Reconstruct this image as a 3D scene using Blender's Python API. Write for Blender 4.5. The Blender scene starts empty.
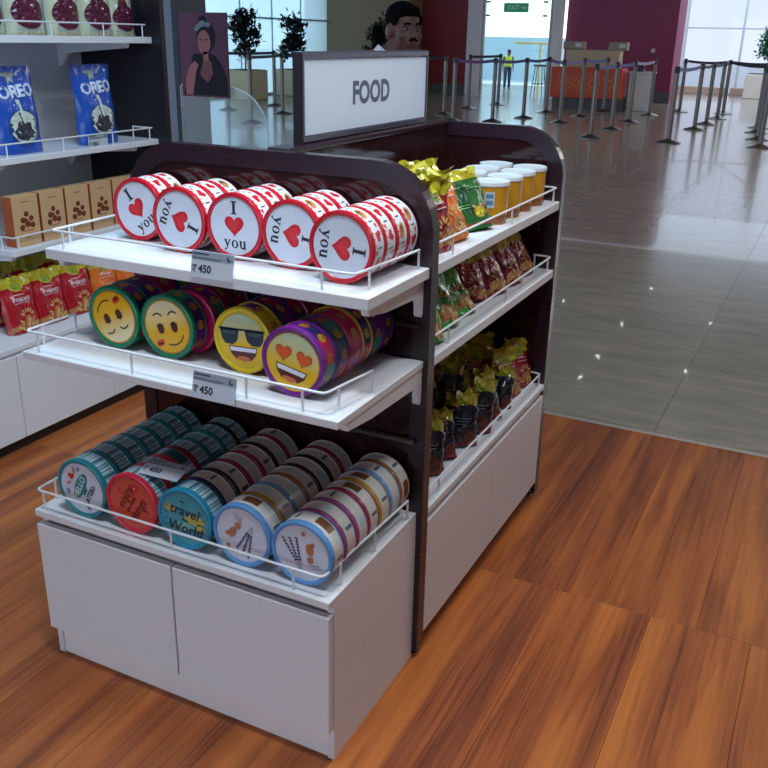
import bpy, bmesh, math, random
from mathutils import Vector, Matrix
from mathutils.geometry import tessellate_polygon
PI = math.pi
random.seed(7)
scene = bpy.context.scene
COL = scene.collection

# ------------------------------------------------------------------ camera
F = Vector((-0.41014372, 0.83680703, -0.36267909))
R = Vector((0.89425424, 0.4470987, 0.02030054))
U = Vector((-0.17914099, 0.31600117, 0.93169296))
CAM = Vector((0.84550665, -1.492891, 1.65901373))
cam = bpy.data.cameras.new('camera'); camo = bpy.data.objects.new('camera', cam); COL.objects.link(camo)
cam.sensor_width = 36; cam.lens = 895.7099 / 768 * 36; cam.clip_start = 0.05; cam.clip_end = 300
m = Matrix.Identity(4)
for i in range(3):
    m[i][0] = R[i]; m[i][1] = U[i]; m[i][2] = -F[i]; m[i][3] = CAM[i]
camo.matrix_world = m
scene.camera = camo

# ------------------------------------------------------------------ world, lights, exposure
scene.view_settings.view_transform = 'Standard'
scene.view_settings.look = 'None'
scene.view_settings.gamma = 1
scene.view_settings.use_curve_mapping = False
scene.view_settings.exposure = 0.0
w = bpy.data.worlds.new('World'); scene.world = w; w.use_nodes = True
bg = w.node_tree.nodes['Background']
bg.inputs[0].default_value = (0.68, 0.82, 1.0, 1); bg.inputs[1].default_value = 2.55

def area(name, loc, sx, sy, power, color=(1, 1, 1), aim=None):
    l = bpy.data.lights.new(name, 'AREA'); l.shape = 'RECTANGLE'; l.size = sx; l.size_y = sy
    l.energy = power; l.color = color
    o = bpy.data.objects.new(name, l); COL.objects.link(o); o.location = loc
    if aim is not None:
        o.rotation_euler = (Vector(aim) - Vector(loc)).to_track_quat('-Z', 'Y').to_euler()
    return o
area('shop_ceiling_light', (-0.15, -0.35, 3.05), 0.5, 0.3, 32, (0.80, 0.90, 1.0))
area('shop_ceiling_light', (0.75, 0.45, 3.05), 0.4, 0.4, 22, (0.84, 0.93, 1.0))
area('shop_ceiling_light', (0.22, 1.05, 3.05), 0.3, 0.3, 13, (0.95, 0.96, 1.0))
area('shop_ceiling_light', (-1.0, 0.6, 3.05), 0.5, 0.4, 28, (0.42, 0.72, 1.0))  # added blue fill for the wall unit on the left
for (hx, hy, hp) in ((3.5, 5.0, 35), (3.5, 11.0, 110), (3.5, 17.0, 240), (4.5, 24.0, 260), (-10.0, 5.0, 20), (-12.5, 8.0, 130)):
    area('hall_fill_light', (hx, hy, 3.9), 1.4, 1.4, hp, (1.0, 0.95, 0.9))  # added fill lamps, kept out of view; the downlights are the hall's own

# ------------------------------------------------------------------ materials
def S(r, g, b):
    f = lambda c: (c / 255 / 12.92) if c / 255 <= 0.04045 else ((c / 255 + 0.055) / 1.055) ** 2.4
    return (f(r), f(g), f(b))
MATS = {}
def mat(name, col, rough=0.5, metal=0.0, var=0.06, scale=30.0, spec=0.5, coat=0.0, bump=0.0, emit=0.0):
    if name in MATS: return MATS[name]
    M = bpy.data.materials.new(name); M.use_nodes = True
    nt = M.node_tree; b = nt.nodes['Principled BSDF']
    tc = nt.nodes.new('ShaderNodeTexCoord')
    n = nt.nodes.new('ShaderNodeTexNoise'); n.inputs['Scale'].default_value = scale; n.inputs['Detail'].default_value = 3
    nt.links.new(tc.outputs['Object'], n.inputs['Vector'])
    mx = nt.nodes.new('ShaderNodeMix'); mx.data_type = 'RGBA'
    a = [max(0, c * (1 - var)) for c in col]; c2 = [min(1, c * (1 + var)) for c in col]
    mx.inputs[6].default_value = (*a, 1); mx.inputs[7].default_value = (*c2, 1)
    nt.links.new(n.outputs['Fac'], mx.inputs[0]); nt.links.new(mx.outputs[2], b.inputs['Base Color'])
    b.inputs['Roughness'].default_value = rough; b.inputs['Metallic'].default_value = metal
    b.inputs['Specular IOR Level'].default_value = spec
    b.inputs['Coat Weight'].default_value = coat; b.inputs['Coat Roughness'].default_value = 0.08
    if bump:
        bp = nt.nodes.new('ShaderNodeBump'); bp.inputs['Strength'].default_value = bump; bp.inputs['Distance'].default_value = 0.002
        nt.links.new(n.outputs['Fac'], bp.inputs['Height']); nt.links.new(bp.outputs['Normal'], b.inputs['Normal'])
    if emit:
        b.inputs['Emission Color'].default_value = (*col, 1); b.inputs['Emission Strength'].default_value = emit
    MATS[name] = M
    return M
def C(r, g, b, rough=0.4, **k):
    return mat('paint_%d_%d_%d_%d' % (r, g, b, int(rough * 100)), S(r, g, b), rough, **k)

def glass(name, tint, gloss=0.12, trans=1.0, rough=0.02):
    M = bpy.data.materials.new(name); M.use_nodes = True; nt = M.node_tree
    for n in list(nt.nodes):
        if n.type != 'OUTPUT_MATERIAL': nt.nodes.remove(n)
    out = [n for n in nt.nodes if n.type == 'OUTPUT_MATERIAL'][0]
    t = nt.nodes.new('ShaderNodeBsdfTransparent'); t.inputs[0].default_value = (*tint, 1)
    g = nt.nodes.new('ShaderNodeBsdfGlossy'); g.inputs['Roughness'].default_value = rough; g.inputs[0].default_value = (1, 1, 1, 1)
    d = nt.nodes.new('ShaderNodeBsdfTranslucent'); d.inputs[0].default_value = (*tint, 1)
    fr = nt.nodes.new('ShaderNodeFresnel'); fr.inputs[0].default_value = 1.45
    mx = nt.nodes.new('ShaderNodeMixShader'); mx2 = nt.nodes.new('ShaderNodeMixShader')
    mx2.inputs[0].default_value = trans
    nt.links.new(d.outputs[0], mx2.inputs[1]); nt.links.new(t.outputs[0], mx2.inputs[2])
    ml = nt.nodes.new('ShaderNodeMath'); ml.operation = 'MULTIPLY'; ml.inputs[1].default_value = gloss * 8
    nt.links.new(fr.outputs[0], ml.inputs[0])
    nt.links.new(ml.outputs[0], mx.inputs[0]); nt.links.new(mx2.outputs[0], mx.inputs[1]); nt.links.new(g.outputs[0], mx.inputs[2])
    nt.links.new(mx.outputs[0], out.inputs[0])
    MATS[name] = M
    return M

def wood_floor():
    M = bpy.data.materials.new('wood_plank'); M.use_nodes = True; nt = M.node_tree; b = nt.nodes['Principled BSDF']
    L = nt.links.new; N = nt.nodes.new
    geo = N('ShaderNodeNewGeometry'); oi = N('ShaderNodeObjectInfo')
    off = N('ShaderNodeVectorMath'); off.operation = 'SCALE'; off.inputs[0].default_value = (7.3, 11.1, 3.7); L(oi.outputs['Random'], off.inputs['Scale'])
    add = N('ShaderNodeVectorMath'); L(geo.outputs['Position'], add.inputs[0]); L(off.outputs[0], add.inputs[1])
    def stretched(sx, sy, scale, det, dist=0.0):
        mp = N('ShaderNodeMapping'); mp.inputs['Scale'].default_value = (sx, sy, 1); L(add.outputs[0], mp.inputs[0])
        n = N('ShaderNodeTexNoise'); n.inputs['Scale'].default_value = scale; n.inputs['Detail'].default_value = det; n.inputs['Distortion'].default_value = dist
        L(mp.outputs[0], n.inputs['Vector']); return n
    n1 = stretched(4.5, 0.3, 1.6, 3, 0.5)          # broad dark and light bands along the board
    n2 = stretched(26, 0.9, 2.2, 7, 0.8)         # grain lines
    n3 = stretched(9, 0.7, 2.5, 4, 1.2)          # darker heartwood streaks
    r1 = N('ShaderNodeValToRGB'); e = r1.color_ramp.elements
    e[0].position = 0.3; e[0].color = (*S(126, 66, 42), 1); e[1].position = 0.66; e[1].color = (*S(190, 112, 52), 1)
    x = r1.color_ramp.elements.new(0.5); x.color = (*S(164, 90, 46), 1)
    L(n1.outputs['Fac'], r1.inputs[0])
    r2 = N('ShaderNodeValToRGB'); e = r2.color_ramp.elements
    e[0].position = 0.36; e[0].color = (0.42, 0.36, 0.32, 1); e[1].position = 0.56; e[1].color = (1, 1, 1, 1)
    L(n2.outputs['Fac'], r2.inputs[0])
    r3 = N('ShaderNodeValToRGB'); e = r3.color_ramp.elements
    e[0].position = 0.30; e[0].color = (0.36, 0.28, 0.25, 1); e[1].position = 0.46; e[1].color = (1, 1, 1, 1)
    L(n3.outputs['Fac'], r3.inputs[0])
    m1 = N('ShaderNodeMix'); m1.data_type = 'RGBA'; m1.blend_type = 'MULTIPLY'; m1.inputs[0].default_value = 0.3
    L(r1.outputs[0], m1.inputs[6]); L(r2.outputs[0], m1.inputs[7])
    m2 = N('ShaderNodeMix'); m2.data_type = 'RGBA'; m2.blend_type = 'MULTIPLY'; m2.inputs[0].default_value = 0.4
    L(m1.outputs[2], m2.inputs[6]); L(r3.outputs[0], m2.inputs[7])
    n4 = stretched(60, 0.8, 2.0, 9, 0.9)         # thin dark pore lines, only inside the darker streaks
    r4 = N('ShaderNodeValToRGB'); e = r4.color_ramp.elements
    e[0].position = 0.40; e[0].color = (0.30, 0.22, 0.20, 1); e[1].position = 0.50; e[1].color = (1, 1, 1, 1)
    L(n4.outputs['Fac'], r4.inputs[0])
    mk = N('ShaderNodeMapRange'); mk.inputs[1].default_value = 0.56; mk.inputs[2].default_value = 0.42; mk.inputs[3].default_value = 0.06; mk.inputs[4].default_value = 0.5
    L(n1.outputs['Fac'], mk.inputs[0])
    m4 = N('ShaderNodeMix'); m4.data_type = 'RGBA'; m4.blend_type = 'MULTIPLY'
    L(mk.outputs[0], m4.inputs[0]); L(m2.outputs[2], m4.inputs[6]); L(r4.outputs[0], m4.inputs[7]); m2 = m4
    hv = N('ShaderNodeHueSaturation'); ma = N('ShaderNodeMapRange'); ma.inputs[3].default_value = 1.06; ma.inputs[4].default_value = 1.22
    L(oi.outputs['Random'], ma.inputs[0]); L(ma.outputs[0], hv.inputs['Value']); L(m2.outputs[2], hv.inputs['Color'])
    L(hv.outputs[0], b.inputs['Base Color'])
    b.inputs['Roughness'].default_value = 0.42; b.inputs['Specular IOR Level'].default_value = 0.35
    bp = N('ShaderNodeBump'); bp.inputs['Strength'].default_value = 0.12; bp.inputs['Distance'].default_value = 0.001
    L(n2.outputs['Fac'], bp.inputs['Height']); L(bp.outputs[0], b.inputs['Normal'])
    return M
def marble():
    M = bpy.data.materials.new('stone_tile'); M.use_nodes = True; nt = M.node_tree; b = nt.nodes['Principled BSDF']
    L = nt.links.new; N = nt.nodes.new
    geo = N('ShaderNodeNewGeometry'); oi = N('ShaderNodeObjectInfo')
    off = N('ShaderNodeVectorMath'); off.operation = 'SCALE'; off.inputs[0].default_value = (3.3, 8.1, 3.7); L(oi.outputs['Random'], off.inputs['Scale'])
    add = N('ShaderNodeVectorMath'); L(geo.outputs['Position'], add.inputs[0]); L(off.outputs[0], add.inputs[1])
    mp = N('ShaderNodeMapping'); mp.inputs['Scale'].default_value = (1.0, 4, 1); L(add.outputs[0], mp.inputs[0])
    n = N('ShaderNodeTexNoise'); n.inputs['Scale'].default_value = 2.4; n.inputs['Detail'].default_value = 8; n.inputs['Distortion'].default_value = 0.6
    L(mp.outputs[0], n.inputs['Vector'])
    r = N('ShaderNodeValToRGB'); e = r.color_ramp.elements
    e[0].position = 0.28; e[0].color = (*S(128, 122, 110), 1); e[1].position = 0.72; e[1].color = (*S(158, 146, 130), 1)
    L(n.outputs['Fac'], r.inputs[0])
    hv = N('ShaderNodeHueSaturation'); ma = N('ShaderNodeMapRange'); ma.inputs[3].default_value = 0.92; ma.inputs[4].default_value = 1.06
    L(oi.outputs['Random'], ma.inputs[0]); L(ma.outputs[0], hv.inputs['Value']); L(r.outputs[0], hv.inputs['Color'])
    L(hv.outputs[0], b.inputs['Base Color'])
    b.inputs['Roughness'].default_value = 0.22; b.inputs['Specular IOR Level'].default_value = 0.5
    b.inputs['Coat Weight'].default_value = 0.22; b.inputs['Coat Roughness'].default_value = 0.03
    return M
WHITE = mat('white_laminate', S(226, 228, 232), 0.38, var=0.02)
WIRE = mat('white_powder_coat', S(228, 231, 236), 0.3, var=0.02)
WENGE = mat('dark_gloss_panel', S(44, 22, 24), 0.08, var=0.25, scale=12, spec=0.5)
WENGEF = mat('dark_frame_edge', S(42, 27, 36), 0.24, var=0.15, scale=20, spec=0.55)
STEEL = mat('brushed_steel', S(112, 106, 104), 0.34, metal=1.0, var=0.1)
CHROME = mat('chrome', S(190, 195, 205), 0.16, metal=1.0, var=0.05)
DARKM = mat('dark_metal', S(52, 50, 54), 0.35, metal=0.5)
GLASS = glass('clear_glass', (0.86, 0.95, 0.95), 0.06)
WINGLASS = glass('window_glass', (0.675, 0.655, 0.665), 0.06)
FROST = glass('frosted_glass', (0.76, 0.89, 0.92), 0.06, trans=0.55)
ACRYL = glass('acrylic_sheet', (0.88, 0.93, 0.96), 0.05)
WOOD = wood_floor(); STONE = marble()

# ------------------------------------------------------------------ mesh helpers
class MB:
    def __init__(s): s.v = []; s.f = []; s.m = []
    def add(s, vs, fs, mi=0):
        o = len(s.v); s.v += [tuple(v) for v in vs]; s.f += [tuple(i + o for i in f) for f in fs]; s.m += [mi] * len(fs); return s
    def box(s, x0, x1, y0, y1, z0, z1, mi=0):
        return s.add([(x0, y0, z0), (x1, y0, z0), (x1, y1, z0), (x0, y1, z0), (x0, y0, z1), (x1, y0, z1), (x1, y1, z1), (x0, y1, z1)],
                     [(0, 3, 2, 1), (4, 5, 6, 7), (0, 1, 5, 4), (1, 2, 6, 5), (2, 3, 7, 6), (3, 0, 4, 7)], mi)
    def bbox(s, x0, x1, y0, y1, z0, z1, b=0.002, mi=0):      # box with chamfered edges
        bm = bmesh.new(); bmesh.ops.create_cube(bm, size=1)
        for v in bm.verts: v.co = Vector(((x0 + x1) / 2 + v.co.x * (x1 - x0), (y0 + y1) / 2 + v.co.y * (y1 - y0), (z0 + z1) / 2 + v.co.z * (z1 - z0)))
        bmesh.ops.bevel(bm, geom=bm.edges[:], offset=b, segments=1, affect='EDGES')
        bm.verts.index_update(); s.add([v.co[:] for v in bm.verts], [tuple(v.index for v in f.verts) for f in bm.faces], mi); bm.free(); return s
    def lathe(s, prof, seg=32, axis='z', org=(0, 0, 0), mi=0, matf=None, closed=False):
        o = len(s.v); n = len(prof)
        for k in range(seg):
            a = 2 * PI * k / seg; c, sn = math.cos(a), math.sin(a)
            for (r, h) in prof:
                p = (r * c, r * sn, h) if axis == 'z' else (r * c, h, r * sn)
                s.v.append((p[0] + org[0], p[1] + org[1], p[2] + org[2]))
        for k in range(seg):
            k2 = (k + 1) % seg
            for j in range(n - 1):
                q = [o + k * n + j, o + k2 * n + j, o + k2 * n + j + 1, o + k * n + j + 1]
                if axis != 'z': q = q[::-1]
                s.f.append(tuple(q)); s.m.append(matf(k, j) if matf else mi)
        return s
    def tube(s, pts, r, seg=8, mi=0, closed=False):
        pts = [Vector(p) for p in pts]; n = len(pts); o = len(s.v); prev = None
        for i, p in enumerate(pts):
            d = (pts[min(i + 1, n - 1)] - pts[max(i - 1, 0)]).normalized()
            ref = Vector((0, 0, 1)) if abs(d.z) < 0.95 else Vector((1, 0, 0))
            if prev is not None: ref = prev
            a = (ref - d * ref.dot(d)).normalized(); b = d.cross(a); prev = a
            for k in range(seg):
                t = 2 * PI * k / seg; s.v.append(tuple(p + (a * math.cos(t) + b * math.sin(t)) * r))
        for i in range(n - 1):
            for k in range(seg):
                k2 = (k + 1) % seg
                s.f.append((o + i * seg + k, o + i * seg + k2, o + (i + 1) * seg + k2, o + (i + 1) * seg + k)); s.m.append(mi)
        s.f.append(tuple(o + k for k in range(seg))[::-1]); s.m.append(mi)
        s.f.append(tuple(o + (n - 1) * seg + k for k in range(seg))); s.m.append(mi)
        return s
    def prism(s, poly, d0, d1, plane='xz', mi=0):     # poly extruded along the third axis
        n = len(poly)
        def P(a, b, d): return {'xz': (a, d, b), 'yz': (d, a, b), 'xy': (a, b, d)}[plane]
        vs = [P(a, b, d0) for a, b in poly] + [P(a, b, d1) for a, b in poly]
        fs = [(i, (i + 1) % n, n + (i + 1) % n, n + i) for i in range(n)]
        tri = tessellate_polygon([[Vector((a, b, 0)) for a, b in poly]])
        fs += [tuple(t) for t in tri] + [tuple(n + i for i in reversed(t)) for t in tri]
        return s.add(vs, fs, mi)
    def flat(s, poly, f, mi=0):                        # 2-D polygon mapped through f(a, b) -> point
        tri = tessellate_polygon([[Vector((a, b, 0)) for a, b in poly]])
        return s.add([f(a, b) for a, b in poly], [tuple(t) for t in tri], mi)
    def mesh(s, name, smooth=False, fix=True):
        me = bpy.data.meshes.new(name); me.from_pydata(s.v, [], s.f); me.polygons.foreach_set('material_index', s.m)
        if fix:
            bm = bmesh.new(); bm.from_mesh(me); bmesh.ops.recalc_face_normals(bm, faces=bm.faces[:]); bm.to_mesh(me); bm.free()
        if smooth:
            me.polygons.foreach_set('use_smooth', [True] * len(me.polygons))
            try: me.set_sharp_from_angle(angle=math.radians(38))
            except Exception: pass
        me.update(); return me
def obj(name, mb, mats, parent=None, loc=(0, 0, 0), rot=None, smooth=False, label=None, kind=None, fix=True):
    me = mb if isinstance(mb, bpy.types.Mesh) else mb.mesh(name, smooth, fix)
    if not isinstance(mats, (list, tuple)): mats = [mats]
    if len(me.materials) == 0:
        for q in mats: me.materials.append(q)
    o = bpy.data.objects.new(name, me); COL.objects.link(o); o.location = loc
    if rot: o.rotation_euler = rot
    if parent: o.parent = parent
    if label: o['label'] = label
    if kind: o['kind'] = kind
    return o
def tag(o, label, cat, group=None):
    o['label'] = label; o['category'] = cat
    if group: o['group'] = group
    return o
def thing(name, label, cat, loc=(0, 0, 0), rot=(0, 0, 0), group=None):
    o = bpy.data.objects.new(name, None); COL.objects.link(o); o.location = loc; o.rotation_euler = rot
    o.empty_display_size = 0.05
    return tag(o, label, cat, group)
def part(name, parent=None):
    o = bpy.data.objects.new(name, None); COL.objects.link(o); o.parent = parent; return o
def struct(name, mb, mats, label=None, smooth=False):
    return obj(name, mb, mats, None, smooth=smooth, kind='structure', label=label)
TEXTS = {}
def text2d(txt, size, bold=0.0, shear=0.0):
    key = (txt, size, bold, shear)
    if key in TEXTS: return TEXTS[key]
    c = bpy.data.curves.new('lettering', 'FONT'); c.body = txt; c.size = size; c.align_x = 'CENTER'; c.align_y = 'CENTER'
    c.offset = bold; c.shear = shear; c.resolution_u = 3
    o = bpy.data.objects.new('lettering_temp', c); COL.objects.link(o)
    dg = bpy.context.evaluated_depsgraph_get(); dg.update()
    me = bpy.data.meshes.new_from_object(o.evaluated_get(dg))
    vs = [(v.co.x, v.co.y) for v in me.vertices]; fs = [tuple(p.vertices) for p in me.polygons]
    bpy.data.objects.remove(o); bpy.data.curves.remove(c); bpy.data.meshes.remove(me)
    TEXTS[key] = (vs, fs); return vs, fs
def rot2(p, a): return (p[0] * math.cos(a) - p[1] * math.sin(a), p[0] * math.sin(a) + p[1] * math.cos(a))
def add_text(mb, txt, size, f, pos=(0, 0), ang=0, bold=0.0, shear=0.0, mi=0, sx=1.0):
    vs, fs = text2d(txt, size, bold, shear)
    q = [rot2((x * sx, y), ang) for x, y in vs]
    return mb.add([f(a + pos[0], b + pos[1]) for a, b in q], fs, mi)
def circ(cx, cy, rx, ry=None, n=24, a0=0, a1=2 * PI, ang=0):
    ry = ry or rx
    k = n if abs(a1 - a0) > 6.28 else n + 1
    pts = [rot2((rx * math.cos(a0 + (a1 - a0) * i / n), ry * math.sin(a0 + (a1 - a0) * i / n)), ang) for i in range(k)]
    return [(cx + x, cy + y) for x, y in pts]
def heart(cx, cy, s, ang=0, n=28):
    P = []
    for i in range(n):
        t = 2 * PI * i / n
        P.append((16 * math.sin(t) ** 3 / 17, (13 * math.cos(t) - 5 * math.cos(2 * t) - 2 * math.cos(3 * t) - math.cos(4 * t) + 2) / 17))
    return [(cx + x, cy + y) for x, y in (rot2((x * s, y * s), ang) for x, y in P)]
def arc_strip(cx, cy, rad, a0, a1, wd, n=14, ang=0):
    out = circ(cx, cy, rad + wd / 2, n=n, a0=a0, a1=a1); inn = circ(cx, cy, rad - wd / 2, n=n, a0=a0, a1=a1)
    return out + inn[::-1]
def rect(x0, x1, y0, y1): return [(x0, y0), (x1, y0), (x1, y1), (x0, y1)]

# ================================================================== THE SETTING
YB = 2.38          # where the shop's wooden floor meets the hall's stone floor
fl = struct('floor', MB().box(-2.7, 4.0, -4.0, YB - 0.012, -0.06, -0.012), mat('floor_screed', S(60, 36, 22), 0.8), 'orange-brown wood plank shop floor')
PW, PL = 0.29, 1.41
rows = [(0.97, YB - 0.014, 0.13), (-0.44, 0.97, 0.285), (-1.85, -0.44, 0.40), (-4.0, -1.85, 0.2)]
plank_cache = {}
for (ya, yb, xo) in rows:
    k0 = math.floor((-2.7 - xo) / PW)
    for k in range(k0, 40):
        x0 = xo + k * PW; x1 = x0 + PW
        if x0 >= 4.0: break
        a, b = max(x0, -2.7), min(x1, 4.0)
        if b - a < 0.02: continue
        wd = round(b - a, 3); ln = round(yb - ya, 3)
        if (wd, ln) not in plank_cache:
            plank_cache[(wd, ln)] = MB().bbox(0.0004, wd - 0.0004, 0.0004, ln - 0.0004, -0.012, 0.0, 0.0007).mesh('plank')
            plank_cache[(wd, ln)].materials.append(WOOD)
        obj('plank', plank_cache[(wd, ln)], WOOD, fl, (a, ya, 0))
TS = 0.985
hall = struct('floor_hall', MB().box(-15.5, 8.0, YB + 0.002, 33.0, -0.08, -0.01), mat('tile_bed', S(70, 66, 58), 0.8), 'polished grey-beige stone tile hall floor')
tm = MB().box(0.001, TS - 0.001, 0.001, TS - 0.001, -0.01, 0.0).mesh('tile'); tm.materials.append(STONE)
ntile = 0
for j in range(0, 10):
    for i in range(-10, 4):
        x = 0.31 + i * TS; y = YB + 0.006 + j * TS
        d = (Vector((x + .5, y + .5, 0)) - CAM); dep = d.dot(F)
        px = 384 + 895.7 * d.dot(R) / dep
        if px < 150 or px > 1000: continue
        obj('tile', tm, STONE, hall, (x, y, 0)); ntile += 1
# the rest of the hall's stone, too far to tell the tiles apart
far_t = MB()
y0t = YB + 0.006 + 10 * TS
far_t.box(-15.4, 7.9, y0t, 32.9, -0.01, 0.0)
obj('far_tiles', far_t, STONE, hall, kind='stuff')
# stone left and right of the tiled strip
side_l = MB()
for j in range(0, 10):
    y = YB + 0.006 + j * TS
    xs = []
    for i in range(-10, 4):
        x = 0.31 + i * TS; d = (Vector((x + .5, y + .5, 0)) - CAM); px = 384 + 895.7 * d.dot(R) / d.dot(F)
        if 150 <= px <= 1000: xs.append(x)
    if xs:
        side_l.box(-15.4, min(xs) - 0.002, y + 0.0015, y + TS - 0.0015, -0.01, 0)
        side_l.box(max(xs) + TS + 0.002, 7.9, y + 0.0015, y + TS - 0.0015, -0.01, 0)
    else: side_l.box(-15.4, 7.9, y + 0.0015, y + TS - 0.0015, -0.01, 0)
obj('side_tiles', side_l, STONE, hall, kind='stuff')
struct('trim_1', MB().bbox(-2.0, 7.5, YB - 0.016, YB - 0.001, -0.02, 0.004, 0.001).bbox(-2.0, 7.5, YB - 0.001, YB + 0.012, -0.02, 0.003, 0.001), mat('threshold_metal', S(176, 162, 150), 0.4, metal=0.3), 'thin metal threshold strip between wood and stone')
SHOPW = mat('shop_wall_paint', S(120, 122, 128), 0.7)
struct('wall_left', MB().box(-2.75, -2.6, -4.0, 2.03, -0.05, 3.1), mat('left_wall_paint', S(86, 92, 102), 0.6), 'slate grey shop wall behind the shelving')
struct('wall_back', MB().box(-2.75, 4.1, -4.15, -4.0, 2.0, 3.1).box(-2.75, -2.5, -4.15, -4.0, -0.05, 2.0).box(1.3, 4.1, -4.15, -4.0, -0.05, 2.0), SHOPW, 'shop wall with opening added for fill light, behind the viewer')  # unseen opening, added to let sky light in as front fill
struct('ground_behind_opening', MB().box(-6, 7, -14, -4.15, -0.12, -0.02), mat('opening_paving', S(130, 130, 132), 0.8), 'paving outside the added opening in the back wall')
struct('wall_right', MB().box(4.0, 4.12, -4.0, YB, -0.05, 3.1), SHOPW, 'shop wall on the right')
struct('ceiling', MB().box(-2.75, 4.1, -4.15, YB, 3.1, 3.2), mat('ceiling_paint', S(200, 200, 198), 0.8), 'shop ceiling')
struct('ceiling_hall', MB().box(-15.5, 8.0, YB, 26.0, 4.2, 4.3), mat('hall_ceiling_paint', S(170, 170, 168), 0.8), 'hall ceiling')
struct('wall_hall_bulkhead', MB().box(-15.5, 8.0, YB - 0.05, YB + 0.05, 3.1, 4.3), mat('bulkhead_paint', S(150, 150, 152), 0.8), 'bulkhead over the shop front')
struct('ground_outside', MB().box(-60, 60, 33.1, 90, -0.12, -0.03).box(-60, -15.6, -10, 33.1, -0.12, -0.03), mat('apron_concrete', S(196, 200, 204), 0.9), 'pale paved ground outside the windows')
# hall end walls
RED = mat('dark_red_wall', S(130, 20, 36), 0.55, var=0.08, scale=4)
SKIRT = mat('grey_skirting', S(92, 90, 92), 0.5)
struct('wall_red_right', MB().box(-7.02, -3.86, 26.2, 27.4, 0, 4.2), mat('hazed_red_wall', S(140, 52, 90), 0.55, var=0.06, scale=4), 'dark red wall behind the orange counter')  # dark red wall with purple glare haze mixed into its colour
struct('baseboard_right', MB().box(-7.0, -3.84, 26.17, 26.2, 0.0, 0.3), SKIRT, 'grey skirting of the right red wall')
struct('wall_red_left', MB().box(-11.4, -9.88, 25.6, 26.4, 0, 4.2), RED, 'dark red wall left of the glass doorway')
struct('baseboard_left', MB().box(-11.38, -9.86, 25.57, 25.6, 0.0, 0.3), SKIRT, 'grey skirting of the left red wall')
struct('wall_olive', MB().box(-15.0, -11.4, 24.6, 25.6, 0, 4.2), mat('olive_wall', S(136, 114, 84), 0.6, var=0.05, scale=3), 'olive beige hall wall behind the man')
struct('trim_2', MB().box(-9.88, -9.42, 25.55, 25.8, 0, 4.2), mat('pale_jamb', S(240, 222, 230), 0.5), 'pale pinkish jamb beside the doorway')
struct('trim_3', MB().box(-7.26, -7.02, 25.55, 25.9, 0, 4.2), mat('pale_jamb_b', S(236, 234, 236), 0.5), 'pale jamb right of the doorway')
dr = struct('door_1', MB().box(-9.42, -9.34, 25.56, 25.66, 0, 3.4).box(-7.34, -7.26, 25.56, 25.66, 0, 3.4).box(-9.42, -7.26, 25.56, 25.66, 3.3, 3.4), mat('door_frame_metal', S(140, 132, 122), 0.35, metal=0.6), 'steel framed glass doorway to the bright area outside')
obj('pane', MB().box(-9.34, -7.34, 25.6, 25.615, 0, 3.3), GLASS, dr)
for hx in (-9.25, -7.5):
    for hz in (2.25, 2.62):
        obj('hinge', MB().bbox(hx - 0.06, hx + 0.06, 25.54, 25.6, hz, hz + 0.05, 0.005), DARKM, dr)
# outside the doorway: pale passage
struct('wall_passage', MB().box(-15, -8.2, 36.5, 36.8, 0, 1.7, 0), mat('passage_paint', S(158, 182, 190), 0.7), 'pale blue wall seen through the glass doorway')
tag(obj('barrier_bar', MB().bbox(-9.85, -8.2, 29.95, 30.05, 1.48, 1.54, 0.01).box(-8.25, -8.2, 29.95, 30.05, -0.03, 1.5).box(-8.95, -8.9, 29.95, 30.05, -0.03, 1.5), C(214, 190, 60)), 'yellow barrier bar seen through the glass doorway', 'barrier')
# big window wall on the far right
wn = struct('window_1', MB().box(-4.7, 8.0, 32.45, 32.6, 0, 0.05), mat('window_frame_paint', S(205, 208, 214), 0.4), 'tall bright window wall at the end of the hall')
wx = [-4.62, -2.78, -0.94, 0.9, 2.74, 4.58, 6.42, 7.96]
for x in wx: obj('mullion', MB().bbox(x - 0.03, x + 0.03, 32.45, 32.6, 0.05, 4.4, 0.004), MATS['window_frame_paint'], wn)
for z in (2.11, 4.2):
    for a, b in zip(wx[:-1], wx[1:]): obj('transom', MB().bbox(a + 0.03, b - 0.03, 32.47, 32.58, z - 0.025, z + 0.025, 0.004), MATS['window_frame_paint'], wn)
for a, b in zip(wx[:-1], wx[1:]):
    obj('pane', MB().box(a + 0.03, b - 0.03, 32.52, 32.53, 0.05, 2.085), WINGLASS, wn)
    obj('pane', MB().box(a + 0.03, b - 0.03, 32.52, 32.53, 2.135, 4.175), WINGLASS, wn)
struct('trim_4', MB().bbox(-4.6, -3.0, 32.2, 32.45, 0, 0.24, 0.01).bbox(-2.9, 7.9, 32.2, 32.45, 0, 0.24, 0.01), mat('ledge_stone', S(190, 160, 140), 0.5), 'low beige ledge along the window foot')
struct('wall_side_return', MB().box(-4.75, -4.62, 27.4, 32.6, 0, 4.2), mat('return_paint', S(214, 214, 220), 0.6), 'pale return wall beside the windows')
struct('wall_hall_right', MB().box(8.0, 8.2, 2.43, 33, 0, 4.2), mat('hall_right_paint', S(190, 190, 194), 0.7), 'hall wall at the right')
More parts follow.
